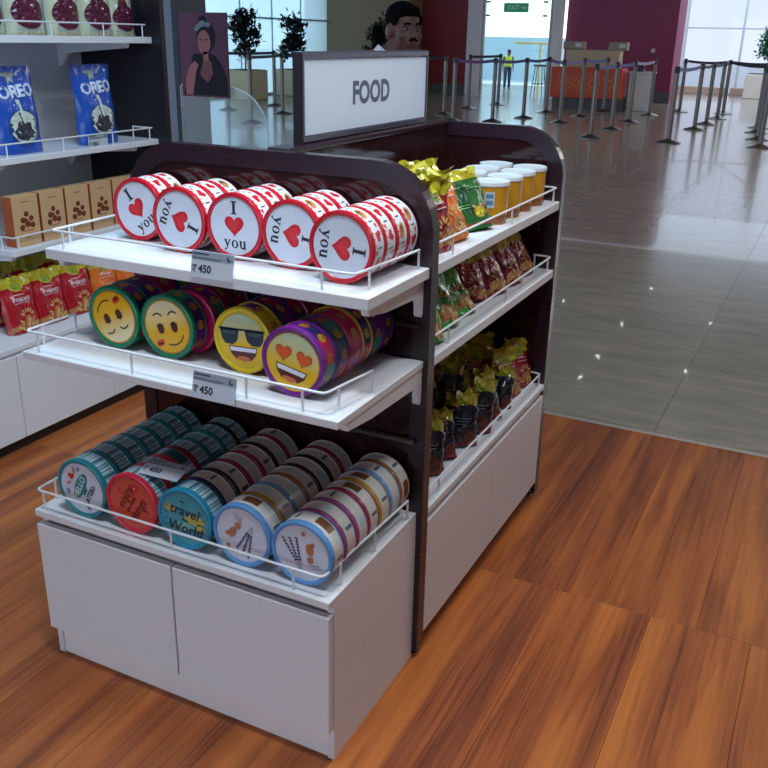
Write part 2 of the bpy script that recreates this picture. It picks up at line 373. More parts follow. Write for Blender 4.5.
# glass wall on the left side of the hall
gw = struct('window_2', MB().box(-14.25, -14.15, 6.0, 24.6, 0, 0.06).box(-14.25, -14.15, 6.0, 24.6, 2.02, 2.06).box(-14.25, -14.15, 6.0, 24.6, 4.1, 4.2), mat('glazing_frame', S(150, 176, 184), 0.5), 'tall frosted glass wall behind the potted trees')
gy = [6.0 + 1.55 * k for k in range(13)]
for a, b in zip(gy[:-1], gy[1:]):
    obj('mullion', MB().box(-14.22, -14.18, a - 0.012, a + 0.012, 0.06, 4.1), MATS['glazing_frame'], gw)
    obj('pane', MB().box(-14.205, -14.195, a + 0.012, b - 0.012, 0.06, 2.02), FROST, gw)
    obj('pane', MB().box(-14.205, -14.195, a + 0.012, b - 0.012, 2.06, 4.1), FROST, gw)
# slate column at the corner of the shop
struct('wall_column', MB().bbox(-4.4, -3.58, 4.0, 4.4, 0, 4.2, 0.02), mat('slate_column', S(46, 57, 74), 0.5, var=0.08, scale=3), 'slate blue square column behind the poster')
# small ceiling downlights in the hall
EM = mat('downlight_lens', (1.0, 0.97, 0.9), 0.4, var=0, emit=60.0)
TRIMR = mat('downlight_ring', S(200, 200, 200), 0.4)
for k, (x, y) in enumerate([(-2.33, 18.55), (-0.8, 16.46), (-2.3, 15.5), (-2.24, 13.38), (-2.24, 12.21), (-3.72, 16.52), (-0.78, 13.36)]):
    t = thing('ceiling_downlight', 'round recessed ceiling downlight, %s from the shop front' % ['seventh', 'fifth', 'fourth', 'third', 'nearest', 'sixth', 'second'][k], 'downlight', (x * 1.165 - 0.14, y * 1.14 + 0.2, 4.2), group='hall ceiling downlights')
    obj('ring', MB().lathe([(0.042, 0.0), (0.044, -0.012), (0.085, -0.012), (0.09, 0.0)], 20), TRIMR, t, smooth=True)
    obj('lens', MB().lathe([(0.0005, -0.004), (0.042, -0.004)], 20), EM, t)

# ================================================================== THE GONDOLA
D, H, Z2, Z3 = 0.4466, 0.4685, 0.9014, 1.1406
PF, PB = 0.4466, 0.4856           # front end panel
QF, QB = 1.542, 1.581             # far end panel
XL, XR, ZT, RC = -0.914, 0.0165, 1.382, 0.165
gond = thing('display_gondola', 'white shop gondola with dark rounded end panels and wire-railed shelves', 'shelving', (-0.45, 0.8, 0))
def gpart(name, mb, mats, parent=None, **k):
    o = obj(name, mb, mats, None, **k); p = parent or gond
    o.parent = p
    if p is gond: o.location = (0.45, -0.8, 0)
    return o
def arch(xl, xr, zt, rc, z0):
    P = [(xl, z0), (xr, z0)]
    P += [(xr - rc + rc * math.cos(a), zt - rc + rc * math.sin(a)) for a in [PI / 2 * i / 12 for i in range(13)]]
    P += [(xl + rc - rc * math.sin(a), zt - rc + rc * math.cos(a)) for a in [PI / 2 * i / 12 for i in range(13)]]
    return P
for (ya, yb) in ((PF, PB), (QF, QB)):
    out = arch(XL, XR, ZT, RC, 0.02); fw = 0.046
    inn = arch(XL + fw, XR - fw, ZT - fw, RC - fw + 0.01, 0.06)
    mb = MB(); n = len(out)
    pan = gpart('end_panel', MB().prism(arch(XL + fw - 0.002, XR - fw + 0.002, ZT - fw + 0.002, RC - fw + 0.012, 0.058), ya + 0.004, yb - 0.004), WENGE)
    vs = []
    for (pl, y) in ((out, ya), (inn, ya), (out, yb), (inn, yb)): vs += [(a, y, b) for a, b in pl]
    fs = []
    for i in range(n):
        j = (i + 1) % n
        fs += [(i, j, n + j, n + i), (2 * n + i, 3 * n + i, 3 * n + j, 2 * n + j), (i, 2 * n + i, 2 * n + j, j), (n + i, n + j, 3 * n + j, 3 * n + i)]
    mb.add(vs, fs)
    fo = gpart('panel_frame', mb, WENGEF, pan); 
    for fx in (XL + 0.02, XR - 0.02):
        gpart('foot', MB().lathe([(0.0005, 0.0), (0.016, 0.0), (0.016, 0.008), (0.007, 0.01), (0.007, 0.022), (0.0005, 0.022)], 14, org=(fx, (ya + yb) / 2, 0)), CHROME, pan, smooth=True)
gpart('spine_panel', MB().bbox(-0.468, -0.412, PB, QF, 0.02, 1.372, 0.002), WENGE)
gpart('spine_cap', MB().bbox(-0.474, -0.406, PB, QF, 1.372, 1.386, 0.003), WENGEF)

def front_cab():
    body = gpart('base_cabinet', MB().box(-0.9, -0.882, 0, PF, 0, H - 0.02).box(-0.018, 0, 0, PF, 0, H - 0.02).box(-0.882, -0.018, 0.004, PF, 0.1, 0.118).box(-0.882, -0.018, PF - 0.01, PF, 0.1, H - 0.02).box(-0.882, -0.018, 0.012, 0.03, 0.40, H - 0.02), WHITE)
    for (a, b) in ((-0.899, -0.4525), (-0.4475, -0.001)):
        gpart('door', MB().bbox(a, b, -0.023, -0.003, 0.0956, 0.4266, 0.0015), WHITE, body)
    gpart('plinth', MB().bbox(-0.882, -0.018, 0.004, 0.018, 0.0, 0.084, 0.001), mat('plinth_laminate', S(244, 240, 240), 0.4, var=0.02), body)
    gpart('worktop', MB().bbox(-0.9, 0, -0.023, PF - 0.001, H - 0.02, H, 0.0015), WHITE, body)
    return body
fc = front_cab()
def wire_rail(parent, P, posts, zt, zb, r=0.0032):
    # P: top-wire points in plan; rounded corners
    mb = MB(); pts = []
    for i, p in enumerate(P):
        if 0 < i < len(P) - 1:
            a = Vector(P[i - 1]) - Vector(p); b = Vector(P[i + 1]) - Vector(p); a.normalize(); b.normalize(); q = Vector(p); rr = 0.014
            for t in (0, .25, .5, .75, 1):
                s0 = q + a * rr * (1 - t) ** 2 + b * rr * t ** 2
                pts.append((s0.x, s0.y, zt))
        else: pts.append((p[0], p[1], zt))
    mb.tube(pts, r, 8)
    for (x, y) in posts: mb.tube([(x, y, zb - 0.004), (x, y, zt)], r * 0.95, 8)
    return gpart('wire_rail', mb, WIRE, parent, smooth=True) if parent is not None else mb
wire_rail(fc, [(-0.9, 0.40), (-0.893, -0.013), (-0.022, -0.013), (-0.006, 0.402)], [(-0.893, 0.40), (-0.87, -0.013), (-0.893, 0.05), (-0.45, -0.013), (-0.10, -0.013), (-0.014, 0.055), (-0.006, 0.40), (-0.893, 0.22), (-0.0095, 0.22)], H + 0.056, H)
def bracket(parent, x, y0, y1, zb, plane='yz', flip=1, name='shelf_bracket'):
    # bracket under a shelf, deep at the panel (y1) and thin towards the front (y0)
    dh, tip = 0.098, 0.022
    L = y1 - y0
    P = [(y0, zb), (y0 + 0.008 * flip, zb - tip), (y0 + L * 0.3, zb - tip - 0.012), (y1 - 0.045 * flip, zb - 0.042)]
    P += [(y1 - 0.022 * flip, zb - 0.050), (y1 - 0.016 * flip, zb - 0.065), (y1 - 0.014 * flip, zb - dh + 0.006), (y1 - 0.008 * flip, zb - dh), (y1, zb - dh + 0.006), (y1, zb)]
    return gpart(name, MB().prism(P, x - 0.009, x + 0.009, plane), WHITE, parent)
def shelf(x0, x1, y0, y1, z, t): return gpart('shelf', MB().bbox(x0, x1, y0, y1, z - t, z, 0.0015), WHITE)
s2 = shelf(-0.904, 0.004, 0.009, PF - 0.001, Z2, 0.019)
bracket(s2, -0.008, 0.05, PF - 0.001, Z2 - 0.019); bracket(s2, -0.89, 0.05, PF - 0.001, Z2 - 0.019)
wire_rail(s2, [(-0.897, 0.19), (-0.897, 0.022), (-0.035, 0.022), (-0.012, 0.196)], [(-0.897, 0.188), (-0.897, 0.075), (-0.86, 0.022), (-0.56, 0.022), (-0.235, 0.022), (-0.09, 0.022), (-0.028, 0.07), (-0.012, 0.194)], Z2 + 0.052, Z2)
s3 = shelf(-0.911, 0.011, 0.126, PF - 0.001, Z3, 0.0266)
bracket(s3, -0.012, 0.15, PF - 0.001, Z3 - 0.0266); bracket(s3, -0.89, 0.15, PF - 0.001, Z3 - 0.0266)
wire_rail(s3, [(-0.9, 0.40), (-0.897, 0.14), (-0.03, 0.14), (-0.009, 0.425)], [(-0.9, 0.398), (-0.897, 0.20), (-0.86, 0.14), (-0.44, 0.14), (-0.11, 0.14), (-0.025, 0.2), (-0.009, 0.423)], Z3 + 0.045, Z3)
gpart('support_rail', MB().bbox(-0.86, -0.008, PF - 0.016, PF, 0.668, 0.684, 0.004), STEEL)
gpart('support_rail', MB().bbox(-0.86, -0.008, PF - 0.010, PF, 0.985, 0.997, 0.003), DARKM)
# shelves along the two long sides
for side in (1, -1):
    def X(x): return x if side == 1 else -0.88 - x - 0.04
    def bx(x0, x1): a, b = X(x0), X(x1); return min(a, b), max(a, b)
    a, b = bx(-0.412, -0.004)
    cab = gpart('base_cabinet', MB().box(a, b, PB, QF, 0.06, H - 0.02).box(*bx(-0.412, -0.03), PB, QF, 0.0, 0.06), WHITE)
    ym = (PB + QF) / 2
    for (ya, yb) in ((PB + 0.003, ym - 0.002), (ym + 0.002, QF - 0.003)):
        gpart('door', MB().bbox(*bx(-0.002, 0.0175), ya, yb, 0.064, 0.4269, 0.0015), WHITE, cab)
    gpart('worktop', MB().bbox(*bx(-0.412, 0.0175), PB, QF, H - 0.02, H, 0.0015), WHITE, cab)
    xr = X(0.004)
    wire_rail(cab, [(X(-0.06), QF - 0.012), (xr, QF - 0.016), (xr, PB + 0.004)], [(xr, QF - 0.03), (xr, ym), (xr, PB + 0.1), (X(-0.055), QF - 0.012)], H + 0.045, H)
    for (zz, tt) in ((Z2, 0.0277), (Z3, 0.0277)):
        sh = gpart('shelf', MB().bbox(*bx(-0.412, 0.0135), PB, QF, zz - tt, zz, 0.0015), WHITE)
        for yy in (PB + 0.02, QF - 0.02):
            P = [(X(-0.02), zz - tt), (X(-0.03), zz - tt - 0.02), (X(-0.36), zz - tt - 0.045), (X(-0.395), zz - tt - 0.09), (X(-0.412), zz - tt - 0.09), (X(-0.412), zz - tt)]
            gpart('shelf_bracket', MB().prism(P, yy - 0.009, yy + 0.009, 'xz'), WHITE, sh)
        wire_rail(sh, [(X(-0.06), QF - 0.012), (xr, QF - 0.016), (xr, PB + 0.004)], [(xr, QF - 0.05), (xr, ym + 0.05), (xr, PB + 0.12), (X(-0.055), QF - 0.012)], zz + 0.048, zz)

# FOOD sign on the spine
sg = thing('header_sign', 'white header sign reading FOOD in a metal frame on the gondola', 'sign', (-0.443, 0.995, 1.386))
SL = (0.443, -0.995, -1.386)
SY0, SY1, SZ0, SZ1 = 0.594, 1.397, 1.386, 1.616
sgm = mat('sign_frame_metal', S(120, 122, 138), 0.22, metal=0.8, var=0.1)
obj('frame', MB().bbox(-0.458, -0.431, SY0, SY1, SZ0, SZ0 + 0.02, 0.004).bbox(-0.458, -0.431, SY0, SY1, SZ1 - 0.02, SZ1, 0.004)
    .bbox(-0.458, -0.431, SY0, SY0 + 0.014, SZ0 + 0.018, SZ1 - 0.018, 0.003).bbox(-0.458, -0.431, SY1 - 0.012, SY1, SZ0 + 0.018, SZ1 - 0.018, 0.003), sgm, sg, SL)
obj('end_cap', MB().bbox(-0.459, -0.430, SY0 - 0.003, SY0, SZ0, SZ1, 0.001), mat('sign_end_dark', S(34, 24, 36), 0.4), sg, SL)
pn = obj('sign_face', MB().box(-0.454, -0.436, SY0 + 0.014, SY1 - 0.012, SZ0 + 0.018, SZ1 - 0.018), mat('sign_white', S(212, 224, 238), 0.35, var=0.01), sg, SL)
mb = MB(); add_text(mb, 'FOOD', 0.086, lambda a, b: (-0.4355, a, b), (0.995, 1.500), bold=0.0032, sx=0.98)
obj('lettering', mb, mat('sign_letter_grey', S(88, 94, 112), 0.5), pn, label='grey capital letters FOOD', fix=False)

# ================================================================== COOKIE TINS
TR, TD = 0.0815, 0.058
def tin_lid_mesh(key, rim):
    k = 'lid_' + key
    if k in bpy.data.meshes: return bpy.data.meshes[k]
    me = MB().lathe([(0.0695, 0.0035), (0.0705, 0.0035), (0.0725, 0.0008), (0.075, 0.0), (0.0788, 0.0004), (TR - 0.0006, 0.0016), (TR, 0.0035), (TR, 0.0125), (0.0802, 0.0135), (0.0795, 0.014)], 56, 'y').mesh(k, True)
    me.materials.append(rim); return me
def tin_body_mesh(key, mats, pat, seg=56):
    k = 'body_' + key
    if k in bpy.data.meshes: return bpy.data.meshes[k]
    prof = [(0.0795, 0.0138), (0.0797, 0.0165), (0.0797, 0.026), (0.0797, 0.036), (0.0797, 0.046), (0.0797, 0.0525), (0.081, 0.0535), (0.0812, 0.0565), (0.080, 0.058), (0.074, 0.0575), (0.0005, 0.0572)]
    me = MB().lathe(prof, 112 if key.startswith('s_') else 56, 'y', matf=pat).mesh(k, True)
    for q in mats: me.materials.append(q)
    return me
def face_f(off): return lambda a, b: (a, 0.0035 - off, b)
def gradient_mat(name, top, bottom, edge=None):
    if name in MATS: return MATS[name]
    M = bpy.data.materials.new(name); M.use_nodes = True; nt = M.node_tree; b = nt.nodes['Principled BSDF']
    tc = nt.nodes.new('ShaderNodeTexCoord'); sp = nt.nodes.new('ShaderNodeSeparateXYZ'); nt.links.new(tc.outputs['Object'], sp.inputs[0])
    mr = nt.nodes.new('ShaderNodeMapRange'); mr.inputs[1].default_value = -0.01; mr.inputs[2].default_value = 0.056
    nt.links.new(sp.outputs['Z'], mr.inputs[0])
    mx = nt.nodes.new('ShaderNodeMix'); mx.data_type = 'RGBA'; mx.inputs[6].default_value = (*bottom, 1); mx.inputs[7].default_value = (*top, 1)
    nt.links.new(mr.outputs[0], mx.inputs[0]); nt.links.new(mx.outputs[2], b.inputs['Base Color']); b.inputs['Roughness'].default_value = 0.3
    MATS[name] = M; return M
INK = mat('ink_black', S(26, 28, 40), 0.5)
def P_(r, g, b, rough=0.3): return C(r, g, b, rough)

# --- side patterns (k: segment 0..55, j: row of the profile)
def pat_heart(k, j):
    if j in (0, 6, 7): return 1
    return 0
def pat_emoji(v):
    def f(k, j):
        if j in (5, 6, 7): return 1
        if j in (0,): return 1
        seq = [0, 2, 0, 3, 2, 0, 4, 3] if v == 0 else [2, 3, 0, 4, 2, 3, 0, 2]
        return seq[(k // 7) % 8]
    return f
def pat_stripe(k, j):
    if j in (0, 6, 7): return 3
    if 48 <= k <= 60: return 2
    return [0, 1, 4, 1, 0, 4, 1, 2, 4, 0, 1][k % 11] if j in (1, 2, 3, 4, 5) else 3
def pat_garden(k, j):
    if j in (0, 6, 7): return 1
    if j in (1, 5): return 0
    if k in (4, 5, 6, 7, 8): return 2
    if k % 19 == 14: return 3
    if k in (20, 21, 22, 40, 41): return 4
    return 0
LIDF = MB().lathe([(0.0005, 0.0035), (0.07, 0.0035)], 48, 'y').mesh('lid_face')
def lid_face_mesh(material):
    n = 'lid_face_' + material.name
    if n in bpy.data.meshes: return bpy.data.meshes[n]
    me = LIDF.copy(); me.name = n; me.materials.clear(); me.materials.append(material); return me
HEARTSIDE = None
def heart_side():
    n = 'side_hearts'
    if n in bpy.data.meshes: return bpy.data.meshes[n]
    mb = MB(); rr = 0.0801
    def f(a, b): t = a / rr; return (rr * math.cos(t), b, rr * math.sin(t))
    def disc(poly, mi):
        c = (sum(p[0] for p in poly) / len(poly), sum(p[1] for p in poly) / len(poly))
        vs = [f(*c)] + [f(c[0] + (p[0] - c[0]) * .5, c[1] + (p[1] - c[1]) * .5) for p in poly] + [f(*p) for p in poly]; n_ = len(poly)
        fs = [(0, 1 + i, 1 + (i + 1) % n_) for i in range(n_)] + [(1 + i, 1 + n_ + i, 1 + n_ + (i + 1) % n_, 1 + (i + 1) % n_) for i in range(n_)]
        mb.add(vs, fs, mi)
    full = 2 * PI * rr
    for q in range(8):
        a = full * q / 8
        if q in (2, 6):
            disc(circ(a, 0.034, 0.019, 0.012, 16, ang=0.3), 2); disc(circ(a + 0.004, 0.033, 0.009, 0.006, 10), 3)
        else:
            disc(heart(a, 0.036, 0.0145, 0.5 if q % 2 else -0.4, 18), 0)
            disc(heart(a + 0.024, 0.024 + 0.02 * (q % 2), 0.006, 0.2, 14), 0)
        disc(rect(a + 0.033, a + 0.036, 0.028, 0.044), 1)
    for q in range(36): disc(circ(full * q / 36, 0.0185, 0.0022, 0.0022, 8), 0)
    me = mb.mesh(n, fix=False)
    for q in (P_(206, 28, 44), INK, P_(196, 138, 84), P_(92, 46, 26)): me.materials.append(q)
    return me
GRP = {'top': 'heart tins on the top shelf', 'mid': 'emoji tins on the middle shelf', 'low': 'printed tins on the lowest shelf'}
def tin(x, y, z, key, rim, body_mats, pat, label, group, face=None, ang=0.0, prints=None, side_prints=None, side_ang=None):
    t = thing('cookie_tin', label, 'tin', (x, y, z), group=group)
    sa = side_ang if side_ang is not None else random.random() * 6.28
    bd = obj('body', tin_body_mesh(key, body_mats, pat), body_mats, t, (0, 0, TR), (0, sa, 0))
    ld = obj('lid', tin_lid_mesh(key, rim), [rim], t, (0, 0, TR), (0, -ang, 0))
    obj('lid_face', lid_face_mesh(face or rim), None, ld)
    if side_prints: obj('side_print', side_prints(), None, bd, kind='stuff')
    if prints:
        for (nm, me) in prints: obj(nm, me, None, ld)
    return t
def pmesh(name, items):
    """items: (list of polygons / callables, material) stacked outward"""
    if name in bpy.data.meshes: return bpy.data.meshes[name]
    mb = MB(); ms = []
    for li, (shapes, mt) in enumerate(items):
        f = face_f(0.0003 * (li + 1)); ms.append(mt)
        for sh in shapes:
            if callable(sh): sh(mb, f, li)
            else: mb.flat(sh, f, li)
    # face everything to -y
    fs = []
    for q in mb.f:
        a, b, c = (Vector(mb.v[i]) for i in q[:3]); fs.append(q if (b - a).cross(c - a).y < 0 else q[::-1])
    mb.f = fs
    me = mb.mesh(name, fix=False)
    for q in ms: me.materials.append(q)
    return me
def T(txt, size, pos, ang=0, bold=0.0, shear=0.0, sx=1.0): return lambda mb, f, li: add_text(mb, txt, size, f, pos, ang, bold, shear, li, sx)
def V(poly): return poly

# heart lids
def serif_I(cx, cy, s): return [rect(cx - .12 * s, cx + .12 * s, cy - .45 * s, cy + .45 * s), rect(cx - .26 * s, cx + .26 * s, cy + .40 * s, cy + .49 * s), rect(cx - .26 * s, cx + .26 * s, cy - .49 * s, cy - .40 * s)]
def serif_you(cx, cy, s):
    out = []
    def Q(dx, poly): out.append([(cx + (dx + x) * s, cy + y * s) for x, y in poly])
    Q(-.78, [(-.32, .33), (-.11, .33), (.12, -.14), (.01, -.36)]); Q(-.78, [(.19, .33), (.31, .33), (-.06, -.50), (-.14, -.46)])
    Q(-.78, rect(-.38, -.06, .30, .36)); Q(-.78, rect(.12, .38, .30, .36)); Q(-.78, circ(-.19, -.50, .10, .09, 12))
    for a in range(16):
        a0, a1 = 2 * PI * a / 16, 2 * PI * (a + 1) / 16
        Q(0, [(.34 * math.cos(a0), .36 * math.sin(a0)), (.34 * math.cos(a1), .36 * math.sin(a1)), (.15 * math.cos(a1), .27 * math.sin(a1)), (.15 * math.cos(a0), .27 * math.sin(a0))])
    Q(.80, rect(-.29, -.09, -.14, .33)); Q(.80, rect(.09, .29, -.34, .33)); Q(.80, arc_strip(0.0, -.10, .20, PI, 2 * PI, .15, 12))
    Q(.80, rect(-.37, -.12, .28, .34)); Q(.80, rect(.03, .28, .28, .34)); Q(.80, rect(.12, .37, -.36, -.29))
    return out
m_heart = lambda: pmesh('heart_print', [([heart(0, 0.0, 0.0295)], P_(208, 34, 48)), ([heart(-0.002, 0.004, 0.019)], P_(222, 52, 62))])
m_heart_txt = lambda: pmesh('heart_lettering', [(serif_I(0, 0.0455, 0.033) + serif_you(0, -0.0425, 0.0285), INK)])
WHT = P_(214, 222, 236); REDR = P_(200, 26, 46, 0.22)
TOPW = P_(228, 230, 236); DKRED = P_(150, 20, 40)
cols_top = [(-0.771, 0.318, 2, 38), (-0.594, 0.264, 3, -112), (-0.430, 0.268, 3, 0), (-0.2655, 0.262, 3, -100), (-0.101, 0.205, 4, -96)]
colname = ['leftmost', 'second-left', 'middle', 'second-right', 'rightmost']
ordn = ['front', 'second', 'third', 'fourth', 'fifth', 'sixth', 'seventh', 'eighth']
tilt = ['tilted left', 'nearly upside down', 'upright', 'lying sideways', 'lying sideways']
for c, (x, y, n, a) in enumerate(cols_top):
    for k in range(n):
        jit = (random.random() - .5) * 0.002 if k else 0
        if k == 0: lab = 'white heart tin with red rim, lettering %s, front of %s row, top shelf' % (tilt[c], colname[c])
        else: lab = 'red and white heart-print tin, %s from front in %s row, top shelf' % (ordn[k], colname[c])
        tin(x + jit, y + k * (TD + 0.0008), Z3, 'heart', REDR, [TOPW, DKRED], pat_heart, lab, GRP['top'], WHT, math.radians(a) if k == 0 else random.random() * 6,
            [('heart', m_heart()), ('lettering', m_heart_txt())] if k == 0 else None, heart_side, side_ang=[1.3, 0.4, 2.2, 0.9, 2.9, 5.1, 3.6][(c * 2 + k * 3) % 7])
# emoji lids
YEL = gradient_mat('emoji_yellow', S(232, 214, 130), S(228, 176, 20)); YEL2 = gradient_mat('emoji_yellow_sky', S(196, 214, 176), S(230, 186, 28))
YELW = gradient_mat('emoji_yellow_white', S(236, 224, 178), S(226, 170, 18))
BRN = P_(74, 34, 16); LIPS = P_(214, 58, 30); DKG = P_(36, 52, 66); MOUTH = P_(92, 26, 26); TONG = P_(214, 110, 70); TEETH = P_(226, 228, 240); HEYE = P_(226, 92, 40); ORG = P_(206, 130, 24)
def pscale(k, name, items):
    return pmesh(name, [([[(x * k, y * k) for x, y in sh] for sh in shapes], mt) for shapes, mt in items])
def kiss_face():
    return pscale(1.2, 'kiss_face_print', [
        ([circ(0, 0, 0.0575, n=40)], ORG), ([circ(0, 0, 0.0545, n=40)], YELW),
        ([circ(-0.017, -0.002, 0.0085, 0.0115, 20), circ(0.019, -0.002, 0.0085, 0.0115, 20)], BRN),
        ([rect(-0.027, -0.007, 0.003, 0.0055), rect(0.009, 0.029, 0.003, 0.0055), arc_strip(-0.019, 0.016, 0.014, 0.5, 2.4, 0.003), arc_strip(0.022, 0.016, 0.014, 0.7, 2.6, 0.003), arc_strip(0.008, -0.006, 0.033, -2.0, -0.45, 0.003)], BRN),
        ([circ(-0.026, -0.030, 0.011, 0.0055, 16, ang=0.15), circ(-0.027, -0.035, 0.009, 0.004, 14, ang=0.15)], LIPS),
        ([rect(-0.035, -0.017, -0.0335, -0.0322)], BRN)])
GRIN = [(-0.033, -0.012), (0.033, -0.012), (0.029, -0.027), (0.018, -0.038), (0.0, -0.042), (-0.018, -0.038), (-0.029, -0.027)]
def sun_face():
    return pscale(1.24, 'sunglasses_face_print', [
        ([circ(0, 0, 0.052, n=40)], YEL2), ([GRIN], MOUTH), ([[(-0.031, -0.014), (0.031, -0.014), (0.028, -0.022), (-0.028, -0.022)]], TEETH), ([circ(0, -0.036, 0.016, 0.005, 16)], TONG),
        ([[(-0.050, 0.022), (-0.047, 0.002), (-0.040, -0.008), (-0.022, -0.009), (-0.011, 0.000), (-0.007, 0.018), (-0.010, 0.022)], [(0.050, 0.022), (0.047, 0.002), (0.040, -0.008), (0.022, -0.009), (0.011, 0.000), (0.007, 0.018), (0.010, 0.022)], rect(-0.052, 0.052, 0.0195, 0.0235)], DKG),
        ([[(-0.045, 0.017), (-0.043, 0.011), (-0.016, 0.011), (-0.013, 0.017)], [(0.045, 0.017), (0.043, 0.011), (0.016, 0.011), (0.013, 0.017)]], P_(66, 84, 96))])
def love_face():
    return pscale(1.2, 'heart_eyes_face_print', [
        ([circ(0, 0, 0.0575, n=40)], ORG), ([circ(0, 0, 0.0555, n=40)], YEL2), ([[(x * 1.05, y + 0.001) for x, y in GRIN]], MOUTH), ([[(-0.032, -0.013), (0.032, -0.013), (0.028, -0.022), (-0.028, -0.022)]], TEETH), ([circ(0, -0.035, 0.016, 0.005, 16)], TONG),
        ([heart(-0.022, 0.011, 0.0185, 0.12), heart(0.022, 0.011, 0.0185, -0.12)], P_(150, 60, 30)), ([heart(-0.022, 0.011, 0.0170, 0.12), heart(0.022, 0.011, 0.0170, -0.12)], HEYE)])
def emoji_side():
    n = 'side_emoji'
    if n in bpy.data.meshes: return bpy.data.meshes[n]
    mb = MB(); rr = 0.0801
    def disc(a, b, r1, r2, mi, off=0):
        R_ = rr + off
        def f(u, v): return (R_ * math.cos(u / rr), v, R_ * math.sin(u / rr))
        p = circ(a, b, r1, r2, 18); vs = [f(a, b)] + [f(a + (q[0] - a) * .5, b + (q[1] - b) * .5) for q in p] + [f(*q) for q in p]
        mb.add(vs, [(0, 1 + i, 1 + (i + 1) % 18) for i in range(18)] + [(1 + i, 19 + i, 19 + (i + 1) % 18, 1 + (i + 1) % 18) for i in range(18)], mi)
    full = 2 * PI * rr
    for q in range(10):
        a = full * q / 10
        disc(a, 0.034, 0.0115, 0.0115, q % 2)
        disc(a - 0.004, 0.030, 0.0022, 0.0022, 2, 0.0002); disc(a + 0.004, 0.030, 0.0022, 0.0022, 2, 0.0002); disc(a, 0.040, 0.006, 0.002, 2, 0.0002)
    me = mb.mesh(n, fix=False)
    for q in (P_(206, 158, 40), P_(190, 116, 50), P_(70, 30, 20)): me.materials.append(q)
    return me
GRN = P_(16, 120, 84, 0.2); NAV = P_(44, 34, 96); MAG = P_(184, 22, 84, 0.22); PUR = P_(112, 34, 130, 0.22); YLR = P_(222, 190, 28, 0.25); TEAL = P_(30, 130, 110)
E0 = [NAV, GRN, PUR, MAG, TEAL]
def erow(x, y, n, fronts, keys, rowname, faceang):
    for k in range(n):
        rim, key = keys[k % len(keys)]
        dx = (random.random() - .5) * 0.008 if k else 0
        if k == 1 and rowname == 'second-left': dx = 0.022
        if k == 0: lab = fronts[2]
        else: lab = '%s emoji-print tin, %s from front in %s row, middle shelf' % (key, ordn[k], rowname)
        tin(x + dx, y + k * (TD + 0.0008), Z2, 'em_' + key, rim, [NAV if key != 'magenta' else MAG, rim, PUR, MAG, TEAL if key != 'yellow' else YLR], pat_emoji(0 if key in ('green', 'purple') else 1), lab, GRP['mid'],
            fronts[1] if k == 0 else None, math.radians(faceang) if k == 0 else 0, [('face_print', fronts[0]())] if k == 0 else None, emoji_side)
gk, nk, mk, yk, pk = (GRN, 'green'), (NAV, 'navy'), (MAG, 'magenta'), (YLR, 'yellow'), (PUR, 'purple')
erow(-0.721, 0.143, 5, (kiss_face, GRN, 'green-rimmed emoji tin with upside-down kissed face, front left of middle shelf'), [gk, nk, mk, nk, pk], 'leftmost', 205)
erow(-0.555, 0.147, 5, (kiss_face, GRN, 'green-rimmed emoji tin with upright kissed face, beside the magenta tin'), [gk, mk, nk, mk, nk], 'second-left', 14)
erow(-0.335, 0.151, 5, (sun_face, YLR, 'yellow emoji tin with grinning face in dark sunglasses, middle shelf'), [yk, nk, pk, mk, nk], 'second-right', 3)
erow(-0.154, 0.083, 6, (love_face, PUR, 'purple-rimmed emoji tin with orange heart eyes, front right of middle shelf'), [pk, nk, mk, yk, nk, pk], 'rightmost', -12)
# lowest shelf
AQ = P_(38, 128, 140, 0.22); CRM = P_(206, 44, 66, 0.22); CORAL = P_(206, 84, 68); TLB = P_(30, 138, 172, 0.22); SKY = P_(92, 150, 208, 0.22)
LID1 = P_(206, 210, 224); BLOB = P_(42, 128, 128)
def face_hello():
    a = math.radians(62)
    def pos(u, v): return rot2((u, v), a)
    return pmesh('hello_print', [
        ([circ(-0.004, 0.006, 0.043, 0.017, 28, ang=a)], BLOB),
        ([T('HELLO', 0.024, pos(-0.002, 0.0075), a, 0.0006)], P_(200, 216, 220)),
        ([T('AND', 0.012, pos(0, -0.014), a, 0.0005), T('LATER!', 0.021, pos(-0.003, -0.030), a, 0.0006)], P_(34, 74, 84)),
        ([heart(-0.032, 0.028, 0.012, 0.1)], P_(206, 40, 52)),
        ([circ(-0.022, 0.048, 0.004, 0.010, 12, ang=0.3), circ(-0.042, 0.008, 0.008, 0.004, 12, ang=0.5)], P_(196, 130, 48)),
        ([circ(-0.006, 0.053, 0.006, n=12), circ(0.042, 0.012, 0.006, n=12), circ(0.020, -0.050, 0.007, n=12), circ(-0.046, -0.016, 0.007, n=12)], P_(120, 134, 166))])
def face_enjoy():
    a = math.radians(58); pos = lambda u, v: rot2((u, v), a)
    return pmesh('enjoy_print', [([circ(0.012, 0.044, 0.012, n=8), circ(0.004, -0.048, 0.010, n=8), circ(0.046, -0.012, 0.006, n=8), circ(-0.036, 0.032, 0.005, n=8)], P_(200, 40, 44)),
        ([circ(0.012, 0.044, 0.004, n=8), circ(0.004, -0.048, 0.004, n=8)], P_(226, 150, 110)),
        ([T('enjoy', 0.034, pos(0.002, 0.024), a, 0.0004, 0.25), T('the little', 0.016, pos(-0.004, 0.0), a, 0.0003, 0.2), T('things', 0.034, pos(-0.002, -0.024), a, 0.0004, 0.25)], P_(104, 24, 30))])
